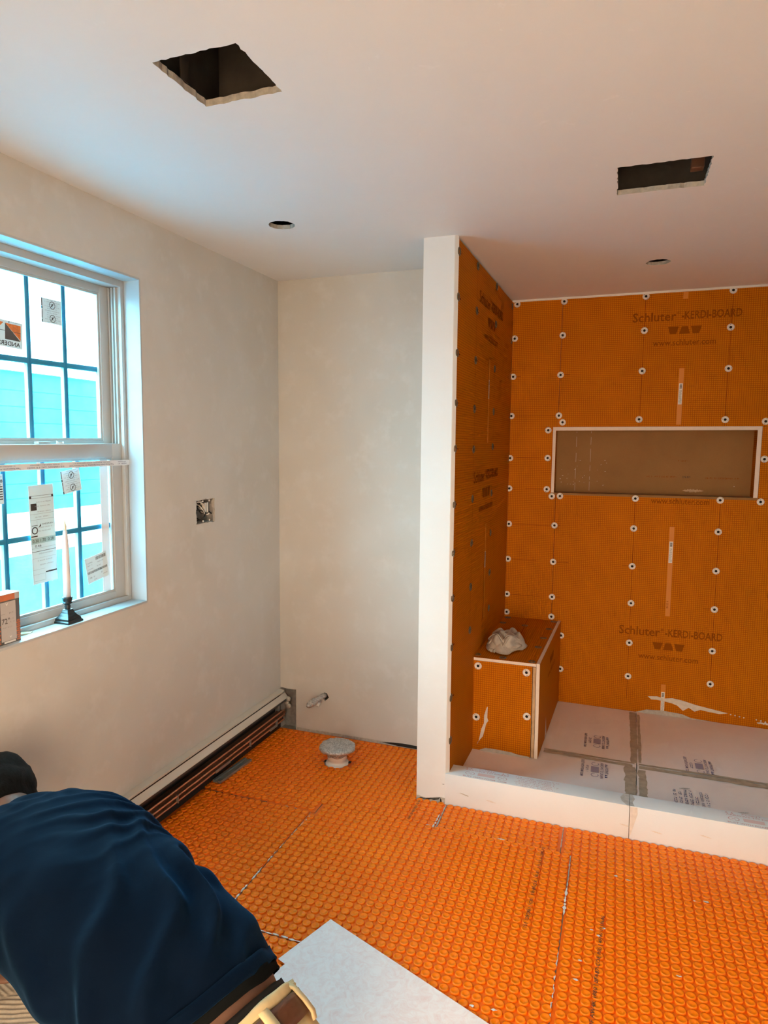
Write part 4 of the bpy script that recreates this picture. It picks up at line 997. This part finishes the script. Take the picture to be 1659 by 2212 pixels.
def warn(x, y, z, rot, label, sc_=1.0):
    s, u, v = sticker('warning_sticker', rect(-.042*sc_, .046*sc_, -.041, .041), x, y, z, rot, 'sticker_paper', label); P = on(s, u, v, x, y, z)
    for b0, b1, m_ in ((-.041, -.030, 'ink_dark'), (-.028, .002, 'ink_grey'), (.004, .012, 'ink_dark'), (.014, .040, 'ink_grey')): flat('print_bar', rect(-.042*sc_, -.037*sc_, b0, b1), P(0, 0), u, v, m_, s)
    for cy in (.021, -.024):
        mb = MB(); 
        for q in range(16):
            a0, a1 = q*math.pi/8, (q+1)*math.pi/8
            mb.add([P(.006+r_*math.cos(a), cy+r_*math.sin(a)) for a, r_ in ((a0, .011), (a0, .013), (a1, .013), (a1, .011))], [(0, 1, 2, 3)])
        c_, s2 = math.cos(.8), math.sin(.8)
        mb.add([P(.006+c_*t-s2*w_, cy+s2*t+c_*w_) for t, w_ in ((-.011, -.0008), (.011, -.0008), (.011, .0008), (-.011, .0008))], [(0, 1, 2, 3)])
        mb.add([P(.006+a, cy+b) for a, b in ((-.005, -.006), (0, -.004), (.004, .004), (-.002, .005))], [(0, 1, 2, 3)]); mb.build('print_symbol', 'ink_dark', s)
    for k in range(11): small_print(s, P(.006, .037-.0072*k), u, v, .066*sc_*(.7+.3*(k % 2)), .0032)
warn(XU, -1.371, 2.055, .0, 'small black and white warning sticker on the upper sash')
warn(XS, -1.349, 1.468, .14, 'tilted black and white warning sticker under the clear tape')
s, u, v = sticker('rating_label', rect(-.052, .052, -.170, .170), XS, -1.478, 1.293, .02, 'sticker_clear', 'tall rating label with figures stuck on the lower sash'); P = on(s, u, v, XS, -1.478, 1.293)
for a0, a1, b0, b1, m_ in ((-.050, -.042, .126, .134, 'ink_dark'), (.042, .05, .126, .134, 'ink_dark'), (-.046, -.022, .085, .108, 'ink_dark'), (-.046, -.022, .032, .034, 'ink_dark'), (-.05, -.024, -.006, -.002, 'ink_dark'), (-.05, .05, .0715, .0722, 'ink_grey'), (-.05, .05, .052, .0527, 'ink_grey'), (-.05, .05, -.046, -.0453, 'ink_grey'), (-.05, .05, -.058, -.0565, 'ink_dark'),
                           (-.05, -.0494, -.160, -.08, 'ink_grey'), (.0494, .05, -.160, -.08, 'ink_grey'), (-.05, .05, -.0805, -.08, 'ink_grey'), (-.05, .0, -.160, -.1594, 'ink_grey'), (.002, .05, -.136, -.131, 'ink_dark'), (-.05, .0, -.12, -.1195, 'ink_grey'), (-.05, .0, -.137, -.1365, 'ink_grey'), (-.05, .05, .1335, .1345, 'ink_dark'), (-.05, .05, .1255, .1262, 'ink_dark'), (-.024, -.0235, .0, .048, 'ink_grey'), (.0, .0006, -.16, -.136, 'ink_grey')):
    flat('print_bar', rect(a0, a1, b0, b1), P(0, 0), u, v, m_, s)
flat('shaded_band', rect(-.052, .052, -.030, -.010), P(0, 0), u, v, 'band_teal', s)
mb = MB()
for q in range(16):
    a0, a1 = q*math.pi/8, (q+1)*math.pi/8
    mb.add([P(-.034+r_*math.cos(a), .016+r_*math.sin(a)) for a, r_ in ((a0, .009), (a0, .013), (a1, .013), (a1, .009))], [(0, 1, 2, 3)])
mb.build('print_symbol', 'ink_dark', s); flat('print_mark', [(-.018, .026), (-.008, .028), (-.008, .038)], P(0, 0), u, v, 'ink_dark', s)
lettering('rating_figures', '0.30 1.70  0.28', P(-.002, -.020), u, v, .088, .011, 'ink_dark', s, lift=.0009); lettering('rating_figures', '0.46', P(-.024, -.038), u, v, .026, .008, 'ink_dark', s)
lettering('small_print', 'ANDERSEN', P(.02, .035), u, v, .046, .005, 'ink_dark', s)
for k in range(9): small_print(s, P(.008-.006*(k % 2), (.112, .098, .079, .061, .024, .012, -.066, -.09, -.105)[k]), u, v, .062, .0036)
s, u, v = sticker('barcode_sticker', rect(-.055, .055, -.050, .050), XS, -1.235, 1.132, .16, 'sticker_paper', 'tilted shipping sticker with barcodes at the lower sash corner'); P = on(s, u, v, XS, -1.235, 1.132)
mb = MB(); r = random.Random(8)
def bars(a0, a1, b0, b1):
    a = a0
    while a < a1: w_ = r.uniform(.0006, .0018); mb.add([P(a, b0), P(a+w_, b0), P(a+w_, b1), P(a, b1)], [(0, 1, 2, 3)]); a += w_+r.uniform(.0006, .0016)
bars(-.002, .050, .030, .042); bars(-.050, .050, -.014, -.005); mb.build('barcode_print', 'ink_dark', s)['kind'] = 'stuff'
for a, b, w_, h_ in ((-.034, .028, .03, .005), (-.034, .018, .024, .004), (.01, .006, .02, .005), (.02, -.024, .008, .006), (-.03, -.030, .028, .006), (.036, -.034, .022, .004), (-.034, .004, .03, .003), (.02, .020, .03, .004), (-.02, -.041, .022, .004)): small_print(s, P(a, b), u, v, w_, h_)
s, u, v = sticker('order_sticker', rect(-.075, .024, -.048, .048), XS, -1.652, 1.458, .02, 'sticker_paper', 'order sticker with number and black bars at the left frame edge'); P = on(s, u, v, XS, -1.652, 1.458)
lettering('order_number', '200828', P(-.004, .026), u, v, .052, .010, 'ink_dark', s, bold=.02); small_print(s, P(-.004, .040), u, v, .052, .006, 'ink_dark')
for k in range(6): flat('print_bar', rect(-.07, .021, -.032+.008*k-.0018, -.032+.008*k+.0018), P(0, 0), u, v, 'ink_dark', s)
small_print(s, P(-.004, .014), u, v, .05, .006)
# clear printed tape across the opening
tp = flat('printed_tape', rect(-.775, .0, -.0105, .0105), (-.064, WY1+.004, 1.527), (0, 1, 0), (0, 0, 1), 'tape_clear', None, .0, .0003); tag(tp, 'clear packing tape with upside-down print stretched across the window', 'tape')
yy = WY1-.02
for t, w_ in (('', .055), ('Tape Keeps Jambs From Spreading. Do Not Remove Until', .225), ('', .17), ('Tape Keeps Jambs From Spreading. Do Not Remove Until', .225)):
    if t: lettering('tape_print', t, (-.0632, yy-w_/2, 1.5235), (0, -1, 0), (0, 0, -1), w_*.96, .0056, 'ink_blue', tp, lift=.0004, bold=.008)
    else: small_print(tp, (-.0632, yy-w_/2, 1.5235), (0, -1, 0), (0, 0, -1), w_*.9, .005, 'ink_blue')
    small_print(tp, (-.0632, yy-w_/2, 1.5315), (0, -1, 0), (0, 0, -1), w_*.8, .0034, 'ink_blue'); yy -= w_+.012
# torn plaster-dusty packaging debris on the meeting rail and sill
def debris(name, loc, sc_, label, mat):
    r = random.Random(int(loc[1]*1000)); vs = [(loc[0]+sc_[0]*math.cos(a)*r.uniform(.6, 1), loc[1]+sc_[1]*math.sin(a)*r.uniform(.6, 1), loc[2]+sc_[2]*r.uniform(.1, 1)) for a in [i*math.pi/5 for i in range(10)]]
    base = [(x, y, loc[2]) for x, y, z in vs]; o = mesh(name, vs+base, [tuple(range(10))]+[(i, (i+1) % 10, 10+(i+1) % 10, 10+i) for i in range(10)]+[tuple(range(10, 20))[::-1]], mat); tag(o, label, 'debris')
debris('torn_wrapper', (-.100, -1.385, 1.6), (.010, .022, .012), 'torn scrap of wrapper lying on the meeting rail', 'label_white')
debris('wood_splinter', (-.055, -1.61, WZ0+.003), (.010, .035, .010), 'thin pale scrap on the sill between box and candle', 'stud_wood')

# ------------------------------------------------------------------ candle and box on the sill
ZS = WZ0+.003
cn = thing('electric_candle', (-.043, -1.437, ZS), 'white electric candle in a black holder on the window sill', 'candle')
cx, cy = -.043, -1.437
bm_ = MB(); prof = [(.034, 0), (.034, .006), (.030, .010), (.029, .016), (.022, .024), (.016, .034), (.0125, .044), (.012, .047)]
vs = []; 
for r_, z in prof: vs += [(cx+sx_*r_, cy+sy_*r_, ZS+z) for sx_, sy_ in ((-1, -1), (1, -1), (1, 1), (-1, 1))]
fs = [(i*4+k, i*4+(k+1) % 4, (i+1)*4+(k+1) % 4, (i+1)*4+k) for i in range(len(prof)-1) for k in range(4)]+[(3, 2, 1, 0), tuple((len(prof)-1)*4+k for k in range(4))]
o = mesh('base', vs, fs, 'candle_black', cn); md = o.modifiers.new('b', 'BEVEL'); md.width = .0012; md.segments = 2
MB().lathe([(.010, .045), (.0085, .052), (.0105, .058), (.0085, .062), (.012, .067), (.016, .069), (.016, .072), (.013, .074), (.0155, .078), (.0165, .086), (.0175, .088), (.0175, .091), (.0125, .092), (.0125, .086), (0, .086)], 24, (cx, cy, ZS)).build('holder_cup', 'candle_black', cn, True)
MB().lathe([(.0125, .086), (.0122, .16), (.0115, .24), (.0095, .29), (.0075, .318), (.0066, .326), (.005, .328), (0, .328)], 24, (cx, cy, ZS)).build('candle_stick', 'candle_wax', cn, True)
MB().lathe([(.0042, .327), (.0056, .334), (.0058, .340), (.0040, .350), (.0018, .360), (.0004, .368), (0, .368)], 16, (cx, cy, ZS)).build('flame_bulb', 'flame_tip', cn, True)
bx = thing('carton', (-.045, -1.75, ZS), 'small printed carton marked 72 at the left end of the sill', 'box')
BX1, BY1, BH = -.020, -1.654, .160
o = MB().box(-.068, BX1, -1.846, BY1, ZS, ZS+BH, bev=.001).build('body', 'box_dark', bx); autosmooth(o)
uu, vv = Vector((0, 1, 0)), Vector((0, 0, 1)); fc = lambda y, z: Vector((BX1+.0003, y, ZS+z))
flat('top_flap', rect(-.192, 0, -.048, 0), (BX1, BY1, ZS+BH), (0, 1, 0), (-1, 0, 0), 'box_white', bx, -.0012) if False else box('top_flap', (-.068, BX1+.001, -1.846, BY1+.0005, ZS+BH-.0005, ZS+BH+.001), 'box_white', bx)
flat('orange_band', rect(-1.846, BY1-.0, BH-.020, BH-.001), (BX1+.0003, 0, ZS), uu, vv, 'box_orange', bx); flat('band_end', rect(BY1-.018, BY1, BH-.020, BH-.001), (BX1+.0006, 0, ZS), uu, vv, 'box_grey', bx)
flat('front_label', rect(-1.725, BY1-.016, .010, BH-.024), (BX1+.0005, 0, ZS), uu, vv, 'box_grey', bx)
mb = MB()
for row in range(10):
    for colx in range(3):
        for (ya, yb) in ((BY1-.0155, BY1-.0005), (-1.745, -1.726)):
            w_ = (yb-ya)/3; y = ya+w_*(colx+.5+(.5 if row % 2 else 0)); z = .004+.0068*row
            if y+w_*.5 > yb+.001: continue
            mb.add([fc(y-w_*.45, z), fc(y+w_*.45, z), fc(y+w_*.45, z+.004), fc(y, z+.0062), fc(y-w_*.45, z+.004)], [(0, 1, 2, 3, 4)])
mb.build('shingle_print', 'box_orange', bx)['kind'] = 'stuff'
flat('base_label', rect(-1.716, BY1-.02, .003, .009), (BX1+.0008, 0, ZS), uu, vv, 'box_white', bx)
lettering('carton_figures', '72"', (BX1+.0008, -1.708, ZS+.075), uu, vv, .028, .018, 'ink_dark', bx)
for y, z, w_, h_ in ((-1.716, .098, .014, .004), (-1.686, .098, .016, .006), (-1.684, .079, .016, .004), (-1.684, .069, .018, .004), (-1.702, .054, .034, .004)): small_print(bx, (BX1+.0006, y, ZS+z), uu, vv, w_, h_)
for y, z, q in ((-1.702, .128, .006), (-1.692, .022, .005)): flat('notch_mark', [(y-q, z+q), (y, z-q), (y+q, z+q), (y, z)], (BX1+.0008, 0, ZS), uu, vv, 'label_white', bx)
mb = MB()
for a0, a1, b0, b1 in ((-1.723, -1.677, .114, .115), (-1.6775, -1.6765, .044, .115), (-1.723, -1.677, .062, .0628), (-1.723, -1.677, .044, .0448), (-1.723, -1.675, .032, .0328)): mb.add([fc(a0, b0)+Vector((.0004, 0, 0)), fc(a1, b0)+Vector((.0004, 0, 0)), fc(a1, b1)+Vector((.0004, 0, 0)), fc(a0, b1)+Vector((.0004, 0, 0))], [(0, 1, 2, 3)])
mb.build('label_rules', 'ink_dark', bx)

# ------------------------------------------------------------------ outdoors beyond the side window
tag(box('ground_outside', (-40, -.30, -30, 40, -.10, .045), 'lawn_cyan_bounce'), None, kind='structure')
nh = thing('neighbour_building', (-7.5, 5, .045), 'long building with film cyan put into its siding and a white base', 'building')
box('siding', (-9, -6.0, -8, 24, .66, 2.53), 'siding_film_cyan', nh); box('white_base', (-9, -5.97, -8, 24, .045, .66), 'house_white', nh); box('flat_roof', (-9.2, -5.9, -8.1, 24.1, 2.53, 2.62), 'roof_white', nh)
for k in range(9): box('siding_board', (-6.0, -5.985, -8, 24, .66+.205*k, .66+.205*k+.19), 'siding_film_cyan', nh)

# ------------------------------------------------------------------ kneeling worker
def remesh(parts, voxel, name, smooth_it=6):
    """union of closed shapes -> one continuous skin"""
    mb = MB()
    for p in parts: mb.add(p[0], p[1])
    me = bpy.data.meshes.new(name); me.from_pydata(mb.v, [], mb.f); me.update()
    bm = bmesh.new(); bm.from_mesh(me); bmesh.ops.recalc_face_normals(bm, faces=bm.faces[:]); bm.to_mesh(me); bm.free()
    o = bpy.data.objects.new(name, me); COL.objects.link(o)
    md = o.modifiers.new('r', 'REMESH'); md.mode = 'VOXEL'; md.voxel_size = voxel; md.use_smooth_shade = True
    if smooth_it: ms = o.modifiers.new('s', 'SMOOTH'); ms.factor = .5; ms.iterations = smooth_it
    bpy.context.view_layer.update()
    me2 = bpy.data.meshes.new_from_object(o.evaluated_get(bpy.context.evaluated_depsgraph_get()))
    bpy.data.objects.remove(o); me2.name = name
    me2.polygons.foreach_set('use_smooth', [True]*len(me2.polygons))
    return me2
catmull = catmull_
def loft(cent, A_, B_, n=8, seg=36, lat=None, power=2.0, caps=True):
    """tube through centres with half-width A (sideways) and half-depth B"""
    K = catmull([tuple(c)+(a, b) for c, a, b in zip(cent, A_, B_)], n); vs = []; fr = []
    for i in range(len(K)):
        c = Vector(K[i, :3]); t = (Vector(K[min(i+1, len(K)-1), :3])-Vector(K[max(i-1, 0), :3])).normalized()
        l_ = Vector(lat) if lat is not None else Vector((0, 0, 1)).cross(t)
        l_ = (l_-t*l_.dot(t)).normalized(); u_ = t.cross(l_)
        if lat is not None and u_.z < 0: u_ = -u_
        fr.append((c, t, l_, u_, K[i, 3], K[i, 4]))
        for k in range(seg):
            a = 2*math.pi*k/seg; ca, sa = math.cos(a), math.sin(a); e = 2/power
            vs.append(c+l_*(K[i, 3]*math.copysign(abs(ca)**e, ca))+u_*(K[i, 4]*math.copysign(abs(sa)**e, sa)))
    m_ = len(K); fs = [(i*seg+k, i*seg+(k+1) % seg, (i+1)*seg+(k+1) % seg, (i+1)*seg+k) for i in range(m_-1) for k in range(seg)]
    if caps: fs += [tuple(range(seg))[::-1], tuple((m_-1)*seg+k for k in range(seg))]
    return vs, fs, fr
def ball(c, r, sc_=(1, 1, 1), rot=None, seg=20):
    vs = []; fs = []; n = seg//2
    for j in range(n+1):
        th = math.pi*j/n
        for i in range(seg):
            a = 2*math.pi*i/seg; v = Vector((r*sc_[0]*math.sin(th)*math.cos(a), r*sc_[1]*math.sin(th)*math.sin(a), r*sc_[2]*math.cos(th)))
            vs.append(Vector(c)+(rot @ v if rot else v))
    fs = [(j*seg+i, (j+1)*seg+i, (j+1)*seg+(i+1) % seg, j*seg+(i+1) % seg) for j in range(n) for i in range(seg)]
    return vs, fs
def limb(pts, rad, seg=18): 
    v, f, _ = loft(pts, rad, rad, 6, seg); return v, f
# spine from pelvis to neck; he kneels facing the left wall
LAT = (.36, .93, .0)
SPC = [(1.11, -2.275, .32), (1.0, -2.222, .475), (.885, -2.19, .545), (.73, -2.15, .585), (.56, -2.095, .60), (.41, -2.035, .59), (.315, -1.99, .57)]
SPA = [.180, .185, .190, .205, .220, .215, .10]
SPB = [.150, .148, .142, .140, .132, .115, .075]
HD = Vector((.148, -1.905, .600))
faced = Vector((-.80, .28, -.52)).normalized()          # he looks down to the left
hl = Vector(LAT); hl = (hl-faced*hl.dot(faced)).normalized(); hu = faced.cross(hl); hu = hu if hu.z > 0 else -hu
HR = Matrix((faced, hl, hu)).transposed()
def hp_(a, b, c): return HD+faced*a+hl*b+hu*c
lat = Vector(LAT).normalized()
shR = Vector((.43, -2.045, .560))+lat*.150; shL = Vector((.43, -2.045, .585))-lat*.185
elR = Vector((.41, -1.83, .30)); haR = Vector((.22, -1.90, .075))
elL = Vector((.16, -2.27, .34)); haL = Vector((.14, -2.12, .075))
hipR = Vector((1.09, -2.27, .34))+lat*.095; hipL = Vector((1.09, -2.27, .34))-lat*.095
knR = Vector((.70, -2.02, .095)); knL = Vector((.77, -2.30, .095))
anR = knR+Vector((.41, -.14, -.015)); anL = knL+Vector((.41, -.15, -.015))
def hand(w, dirv, side):
    """flat working hand: palm, four fingers of unequal length, thumb leaving the side"""
    d = Vector(dirv).normalized(); s_ = Vector((0, 0, 1)).cross(d).normalized()*side; dn = Vector((0, 0, -1)); out = []
    pc = w+d*.055+dn*.014
    out.append(ball(pc, 1, (.05, .040, .015), Matrix((d, s_, d.cross(s_))).transposed()))
    for k, (off, ln) in enumerate(((-.030, .066), (-.010, .075), (.011, .071), (.030, .056))):
        b = pc+d*.038+s_*off; out.append(limb([b-d*.015, b+d*ln*.42+Vector((0, 0, .006)), b+d*ln*.75+dn*.004, b+d*ln+dn*.016], [.0095, .0088, .008, .0065], 10))
    tb = pc-d*.018-s_*.034; out.append(limb([tb, tb+d*.022-s_*.022+dn*.004, tb+d*.05-s_*.028+dn*.014], [.012, .0105, .008], 10))
    return out
parts = [loft(SPC, [a-.012 for a in SPA], [b-.012 for b in SPB], 8, 36, LAT)[:2]]
parts.append(limb([(.34, -2.0, .58), (.27, -1.965, .59), (.20, -1.93, .60)], [.070, .060, .060]))
parts.append(ball(HD, 1, (.098, .076, .105), HR, 28)); parts.append(ball(hp_(.030, 0, -.055), 1, (.070, .060, .062), HR))
parts.append(limb([hp_(.088, 0, .005), hp_(.108, 0, -.020), hp_(.120, 0, -.035), hp_(.098, 0, -.043)], [.008, .011, .015, .012], 10))
for s_ in (-1, 1):
    parts.append(ball(hp_(-.008, s_*.079, -.012), 1, (.020, .010, .032), HR, 14)); parts.append(ball(hp_(.084, s_*.031, .002), .014, (1, 1, 1), None, 10)); parts.append(ball(hp_(.083, s_*.030, .020), 1, (.013, .024, .007), HR, 10))
parts.append(ball(hp_(.092, 0, -.066), 1, (.012, .026, .006), HR, 12)); parts.append(ball(hp_(.090, 0, -.077), 1, (.012, .022, .007), HR, 12))
for sh, el, ha, sd in ((shR, elR, haR, 1), (shL, elL, haL, -1)):
    parts.append(limb([sh+Vector((.03, 0, .0)), sh.lerp(el, .45), el, el.lerp(ha, .3), ha+Vector((0, 0, .02)), ha], [.062, .052, .043, .043, .030, .028])); parts += hand(ha, (ha-el)*Vector((1, 1, 0)), sd)
for hi, kn, an in ((hipR, knR, anR), (hipL, knL, anL)):
    parts.append(limb([hi, hi.lerp(kn, .5), kn, kn.lerp(an, .35), an], [.095, .080, .058, .055, .036]))
    parts.append(limb([an+Vector((-.02, 0, .01)), an+Vector((.05, -.01, .0)), an+Vector((.10, -.02, -.03))], [.036, .040, .030]))
me = remesh(parts, .006, 'person', 3)
me.materials.clear(); me.materials.append(MATS['skin']); person = bpy.data.objects.new('person', me); COL.objects.link(person)
tag(person, 'kneeling person in navy t-shirt and cream trousers bent over with back turned', 'person')

# ---- shirt: torso and sleeves, with gathered folds across the back
i0 = 1
shirt_parts = [loft([SPC[1]]+SPC[2:], [.185]+SPA[2:], [.158]+[b+.012 for b in SPB[2:]], 8, 48, LAT)[:2]]
for sh, el in ((shR, elR), (shL, elL)):
    e_ = .78 if sh is shR else .9
    shirt_parts.append(limb([sh+Vector((.06, 0, .0)), sh, sh.lerp(el, e_*.5), sh.lerp(el, e_)], [.085, .090, .086, .082], 24))
me = remesh(shirt_parts, .0075, 'shirt', 8)
SPK = catmull(SPC, 80); TT = np.linspace(0, 1, len(SPK))
co_ = np.empty(len(me.vertices)*3); me.vertices.foreach_get('co', co_); co_ = co_.reshape(-1, 3); no_ = np.empty(len(me.vertices)*3); me.vertices.foreach_get('normal', no_); no_ = no_.reshape(-1, 3)
near_ = np.concatenate([((q[:, None, :]-SPK[None])**2).sum(2).argmin(1) for q in np.array_split(co_, 40)])
tpar = TT[near_]; off = co_-SPK[near_]; latn = np.array(lat[:]); sv = off@latn; hv = off[:, 2]
nz = np.array([noise.noise(Vector((v[0]*5, v[1]*5, v[2]*5))) for v in co_]); nz2 = np.array([noise.noise(Vector((v[0]*11+4, v[1]*11, v[2]*11))) for v in co_])
def ridge(x, sharp=2.0): return np.abs(np.cos(np.pi*x))**sharp
back = np.clip((no_[:, 2]+.25)/.6, 0, 1); far_ = np.clip((sv+.10)/.20, 0, 1)
# arcs gathered at the far flank between shoulder blade and ribs
ph1 = (tpar*17.0 + 2.4*sv/.25*(1-1.0*tpar) + 6.0*np.clip(sv, 0, .3)**2*20*(tpar-.62) + 1.0*nz + .35*nz2)
w1_ = np.exp(-((tpar-.64)/.14)**2)*(.12+.88*far_)*(.55+.9*np.clip(nz+.4, 0, 1))
# long diagonal drapes from the waist to the near shoulder
ph2 = (tpar*5.5 - sv*9.0 + .9*nz)
w2_ = np.exp(-((tpar-.38)/.20)**2)
ph3 = (sv*16 + tpar*3 + .7*nz2); w3_ = np.exp(-((tpar-.86)/.10)**2)
disp = .0135*w1_*(ridge(ph1, 4)-.3)+.019*w2_*(ridge(ph2, 4)-.3)*(.4+1.2*np.clip(nz2+.4, 0, 1))+.006*w3_*(ridge(ph3, 2)-.4)+.008*nz+.003*nz2
# shirt bunches where it hangs loose at the waist
disp += .010*np.exp(-((tpar-.22)/.07)**2)*ridge(sv*7+.4*nz, 2)
disp *= (.35+.65*np.clip(back+.3, 0, 1))
co_ += no_*disp[:, None]
me.vertices.foreach_set('co', co_.reshape(-1)); me.update()
me.materials.clear(); me.materials.append(MATS['shirt_navy']); shirt = bpy.data.objects.new('shirt', me); link(shirt, person); tag(shirt, 'creased navy t-shirt')
md = shirt.modifiers.new('sub', 'SUBSURF'); md.levels = 1; md.render_levels = 1
# ---- layers at the waist: (offset from hem along the spine)
ax_ = Vector((-.15, .05, .12)).normalized(); hemc = Vector(SPC[1])
def band(name, d0, d1, a0, b0, a1, b1, mat, th=.004, wav=0.0, parent=None, shift=(0, 0, 0), seg=72):
    l_ = Vector(LAT).normalized(); t = ax_; l_ = (l_-t*l_.dot(t)).normalized(); u_ = t.cross(l_); u_ = u_ if u_.z > 0 or u_.x > 0 else -u_
    vs = []; n = 5
    for j in range(n):
        s_ = j/(n-1); c = hemc+Vector(shift)-t*(d0+(d1-d0)*s_); a = a0+(a1-a0)*s_; b = b0+(b1-b0)*s_
        for k in range(seg):
            q = 2*math.pi*k/seg; w_ = wav*noise.noise((math.cos(q)*3, math.sin(q)*3, s_))
            vs.append(c+l_*((a+w_)*math.cos(q))+u_*((b+w_)*math.sin(q))+t*w_*.8)
    fs = [(j*seg+k, j*seg+(k+1) % seg, (j+1)*seg+(k+1) % seg, (j+1)*seg+k) for j in range(n-1) for k in range(seg)]
    o = mesh(name, vs, fs, mat, parent or person, True); md = o.modifiers.new('t', 'SOLIDIFY'); md.thickness = th; md.offset = 0; return o
hem = band('shirt_hem', -.022, .006, .187, .158, .188, .160, 'shirt_navy', .004, .006, shirt)
band('undershirt_edge', .004, .024, .184, .156, .183, .155, 'hem_grey', .004, .006)
band('underwear_band', .040, .085, .176, .146, .180, .150, 'underwear_black', .004, .003)
# ---- trousers
tr_parts = [loft([hemc-ax_*.068, hemc-ax_*.12, hemc-ax_*.20, hemc-ax_*.27], [.186, .192, .195, .165], [.157, .166, .172, .15], 6, 40, LAT)[:2]]
for hi, kn, an in ((hipR, knR, anR), (hipL, knL, anL)):
    tr_parts.append(limb([hi+Vector((.02, 0, .0)), hi.lerp(kn, .5)+Vector((0, 0, .005)), kn+Vector((-.01, 0, .0)), kn.lerp(an, .35), an+Vector((-.02, 0, .004))], [.118, .102, .078, .070, .056], 24))
me = remesh(tr_parts, .008, 'trousers', 5)
me.materials.clear(); me.materials.append(MATS['trouser_cotton']); trs = bpy.data.objects.new('trousers', me); link(trs, person); tag(trs, 'cream cotton work trousers')
wb_ = band('waistband', .056, .070, .1885, .160, .190, .162, 'trouser_cotton', .012, .007, trs)
belt = band('belt', .075, .120, .193, .166, .196, .172, 'leather_belt', .006, .002, person); tag(belt, 'brown leather belt')
l_ = Vector(LAT).normalized(); l_ = (l_-ax_*l_.dot(ax_)).normalized(); u_ = ax_.cross(l_); u_ = u_ if u_.z > 0 or u_.x > 0 else -u_
for q in (.75, 1.35, 2.3, 3.6, 5.5):
    mb = MB(); w_ = .055
    rings = []
    for d_, g_ in ((.058, .004), (.070, .010), (.098, .012), (.124, .011), (.138, .004)):
        for qq in (q-w_, q+w_):
            a = .1885+(d_-.058)*.12+g_; b = .160+(d_-.058)*.18+g_
            rings.append(hemc-ax_*d_+l_*(a*math.cos(qq))+u_*(b*math.sin(qq)))
    mb.add(rings, [(2*i, 2*i+1, 2*i+3, 2*i+2) for i in range(4)]); o = mb.build('belt_loop', 'trouser_cotton', trs, True); md = o.modifiers.new('t', 'SOLIDIFY'); md.thickness = .004
# ---- hair
hair_parts = [ball(HD-faced*.018+hu*.014, 1, (.099, .088, .108), HR, 36), ball(HD-faced*.052-hu*.030, 1, (.060, .078, .070), HR, 24)]
me = remesh(hair_parts, .006, 'hair', 2)
hv_ = np.empty(len(me.vertices)*3); me.vertices.foreach_get('co', hv_); hv_ = hv_.reshape(-1, 3); hn_ = np.empty(len(me.vertices)*3); me.vertices.foreach_get('normal', hn_); hn_ = hn_.reshape(-1, 3)
rel = hv_-np.array(HD[:]); fa = rel@np.array(faced[:]); ua = rel@np.array(hu[:])
dd = np.array([.004*noise.noise(Vector(v)*45)+.006*abs(noise.noise(Vector(v)*20)) for v in hv_])
cut = np.clip((fa-.035-ua*.5)/.03, 0, 1)                         # forehead and face stay bare
hv_ += hn_*(dd*(1-cut)-.034*cut)[:, None]
me.vertices.foreach_set('co', hv_.reshape(-1)); me.update(); me.materials.clear(); me.materials.append(MATS['hair_black']); ho = bpy.data.objects.new('hair', me); link(ho, person); tag(ho, 'short black hair')
# ---- shoes
for an in (anR, anL):
    me = remesh([limb([an+Vector((-.025, .005, .008)), an+Vector((.04, -.012, .004)), an+Vector((.10, -.03, -.022)), an+Vector((.135, -.04, -.045))], [.046, .050, .046, .026], 20)], .006, 'shoe', 3)
    me.materials.clear(); me.materials.append(MATS['shoe_leather']); so = bpy.data.objects.new('shoe', me); link(so, person)

# ------------------------------------------------------------------ warp to the refitted camera
# meshes built for an earlier camera fit are bent to suit the refitted camera
WC = np.array([[0.003374, -9.7e-05, -0.001196], [0.008327, -0.00035, 0.001114], [0.0, 0.011107, 0.001268], [0.0, -6.1e-05, -0.015967], [-0.003583, 0.0, 0.0], [0.0, -0.003343, 0.0], [0.0, 0.0, 0.006868], [-0.04197, 0.002513, 0.0], [0.0, -0.000307, 0.022118], [-0.002793, 0.0, 0.003781], [0.013329, 0.0, 0.0], [-0.000833, -0.002316, 0.0], [0.001962, 0.0, 0.0], [0.001772, 0.0, -0.001836], [0.0, 0.0, -0.009301], [0.0, 0.000297, 0.0]])
def refit_warp(P):
    x, y, z = np.clip(P[:, 0], -1, 4), np.clip(P[:, 1], -4, 2), np.clip(P[:, 2], -.2, 2.8)
    return P+np.stack([np.ones_like(x), x, y, z, x*x, y*y, z*z, x*y, y*z, x*z, x*x*y, x*y*y, x*y*z, x*z*z, y*z*z, y*y*z], 1) @ WC
for o in list(S.objects):
    if o.type != 'MESH' or o.name.startswith('screw'): continue
    rotated = any(abs(o.matrix_basis[i][j]-(1 if i == j else 0)) > 1e-6 for i in range(3) for j in range(3))
    if rotated or o.data.users > 1:
        inv_ = Vector(o.matrix_parent_inverse.translation) if o.parent else Vector()
        base_ = world_loc(o.parent) if o.parent else Vector()
        w_ = Vector(o.location)+inv_+base_; n_ = Vector(refit_warp(np.array([w_[:]]))[0]); o.location = Vector(o.location)+(n_-w_)
    else:
        off_ = np.array(world_loc(o)[:]); me = o.data; a_ = np.empty(len(me.vertices)*3); me.vertices.foreach_get('co', a_); a_ = a_.reshape(-1, 3)
        a_ = refit_warp(a_+off_)-off_; me.vertices.foreach_set('co', a_.reshape(-1)); me.update()
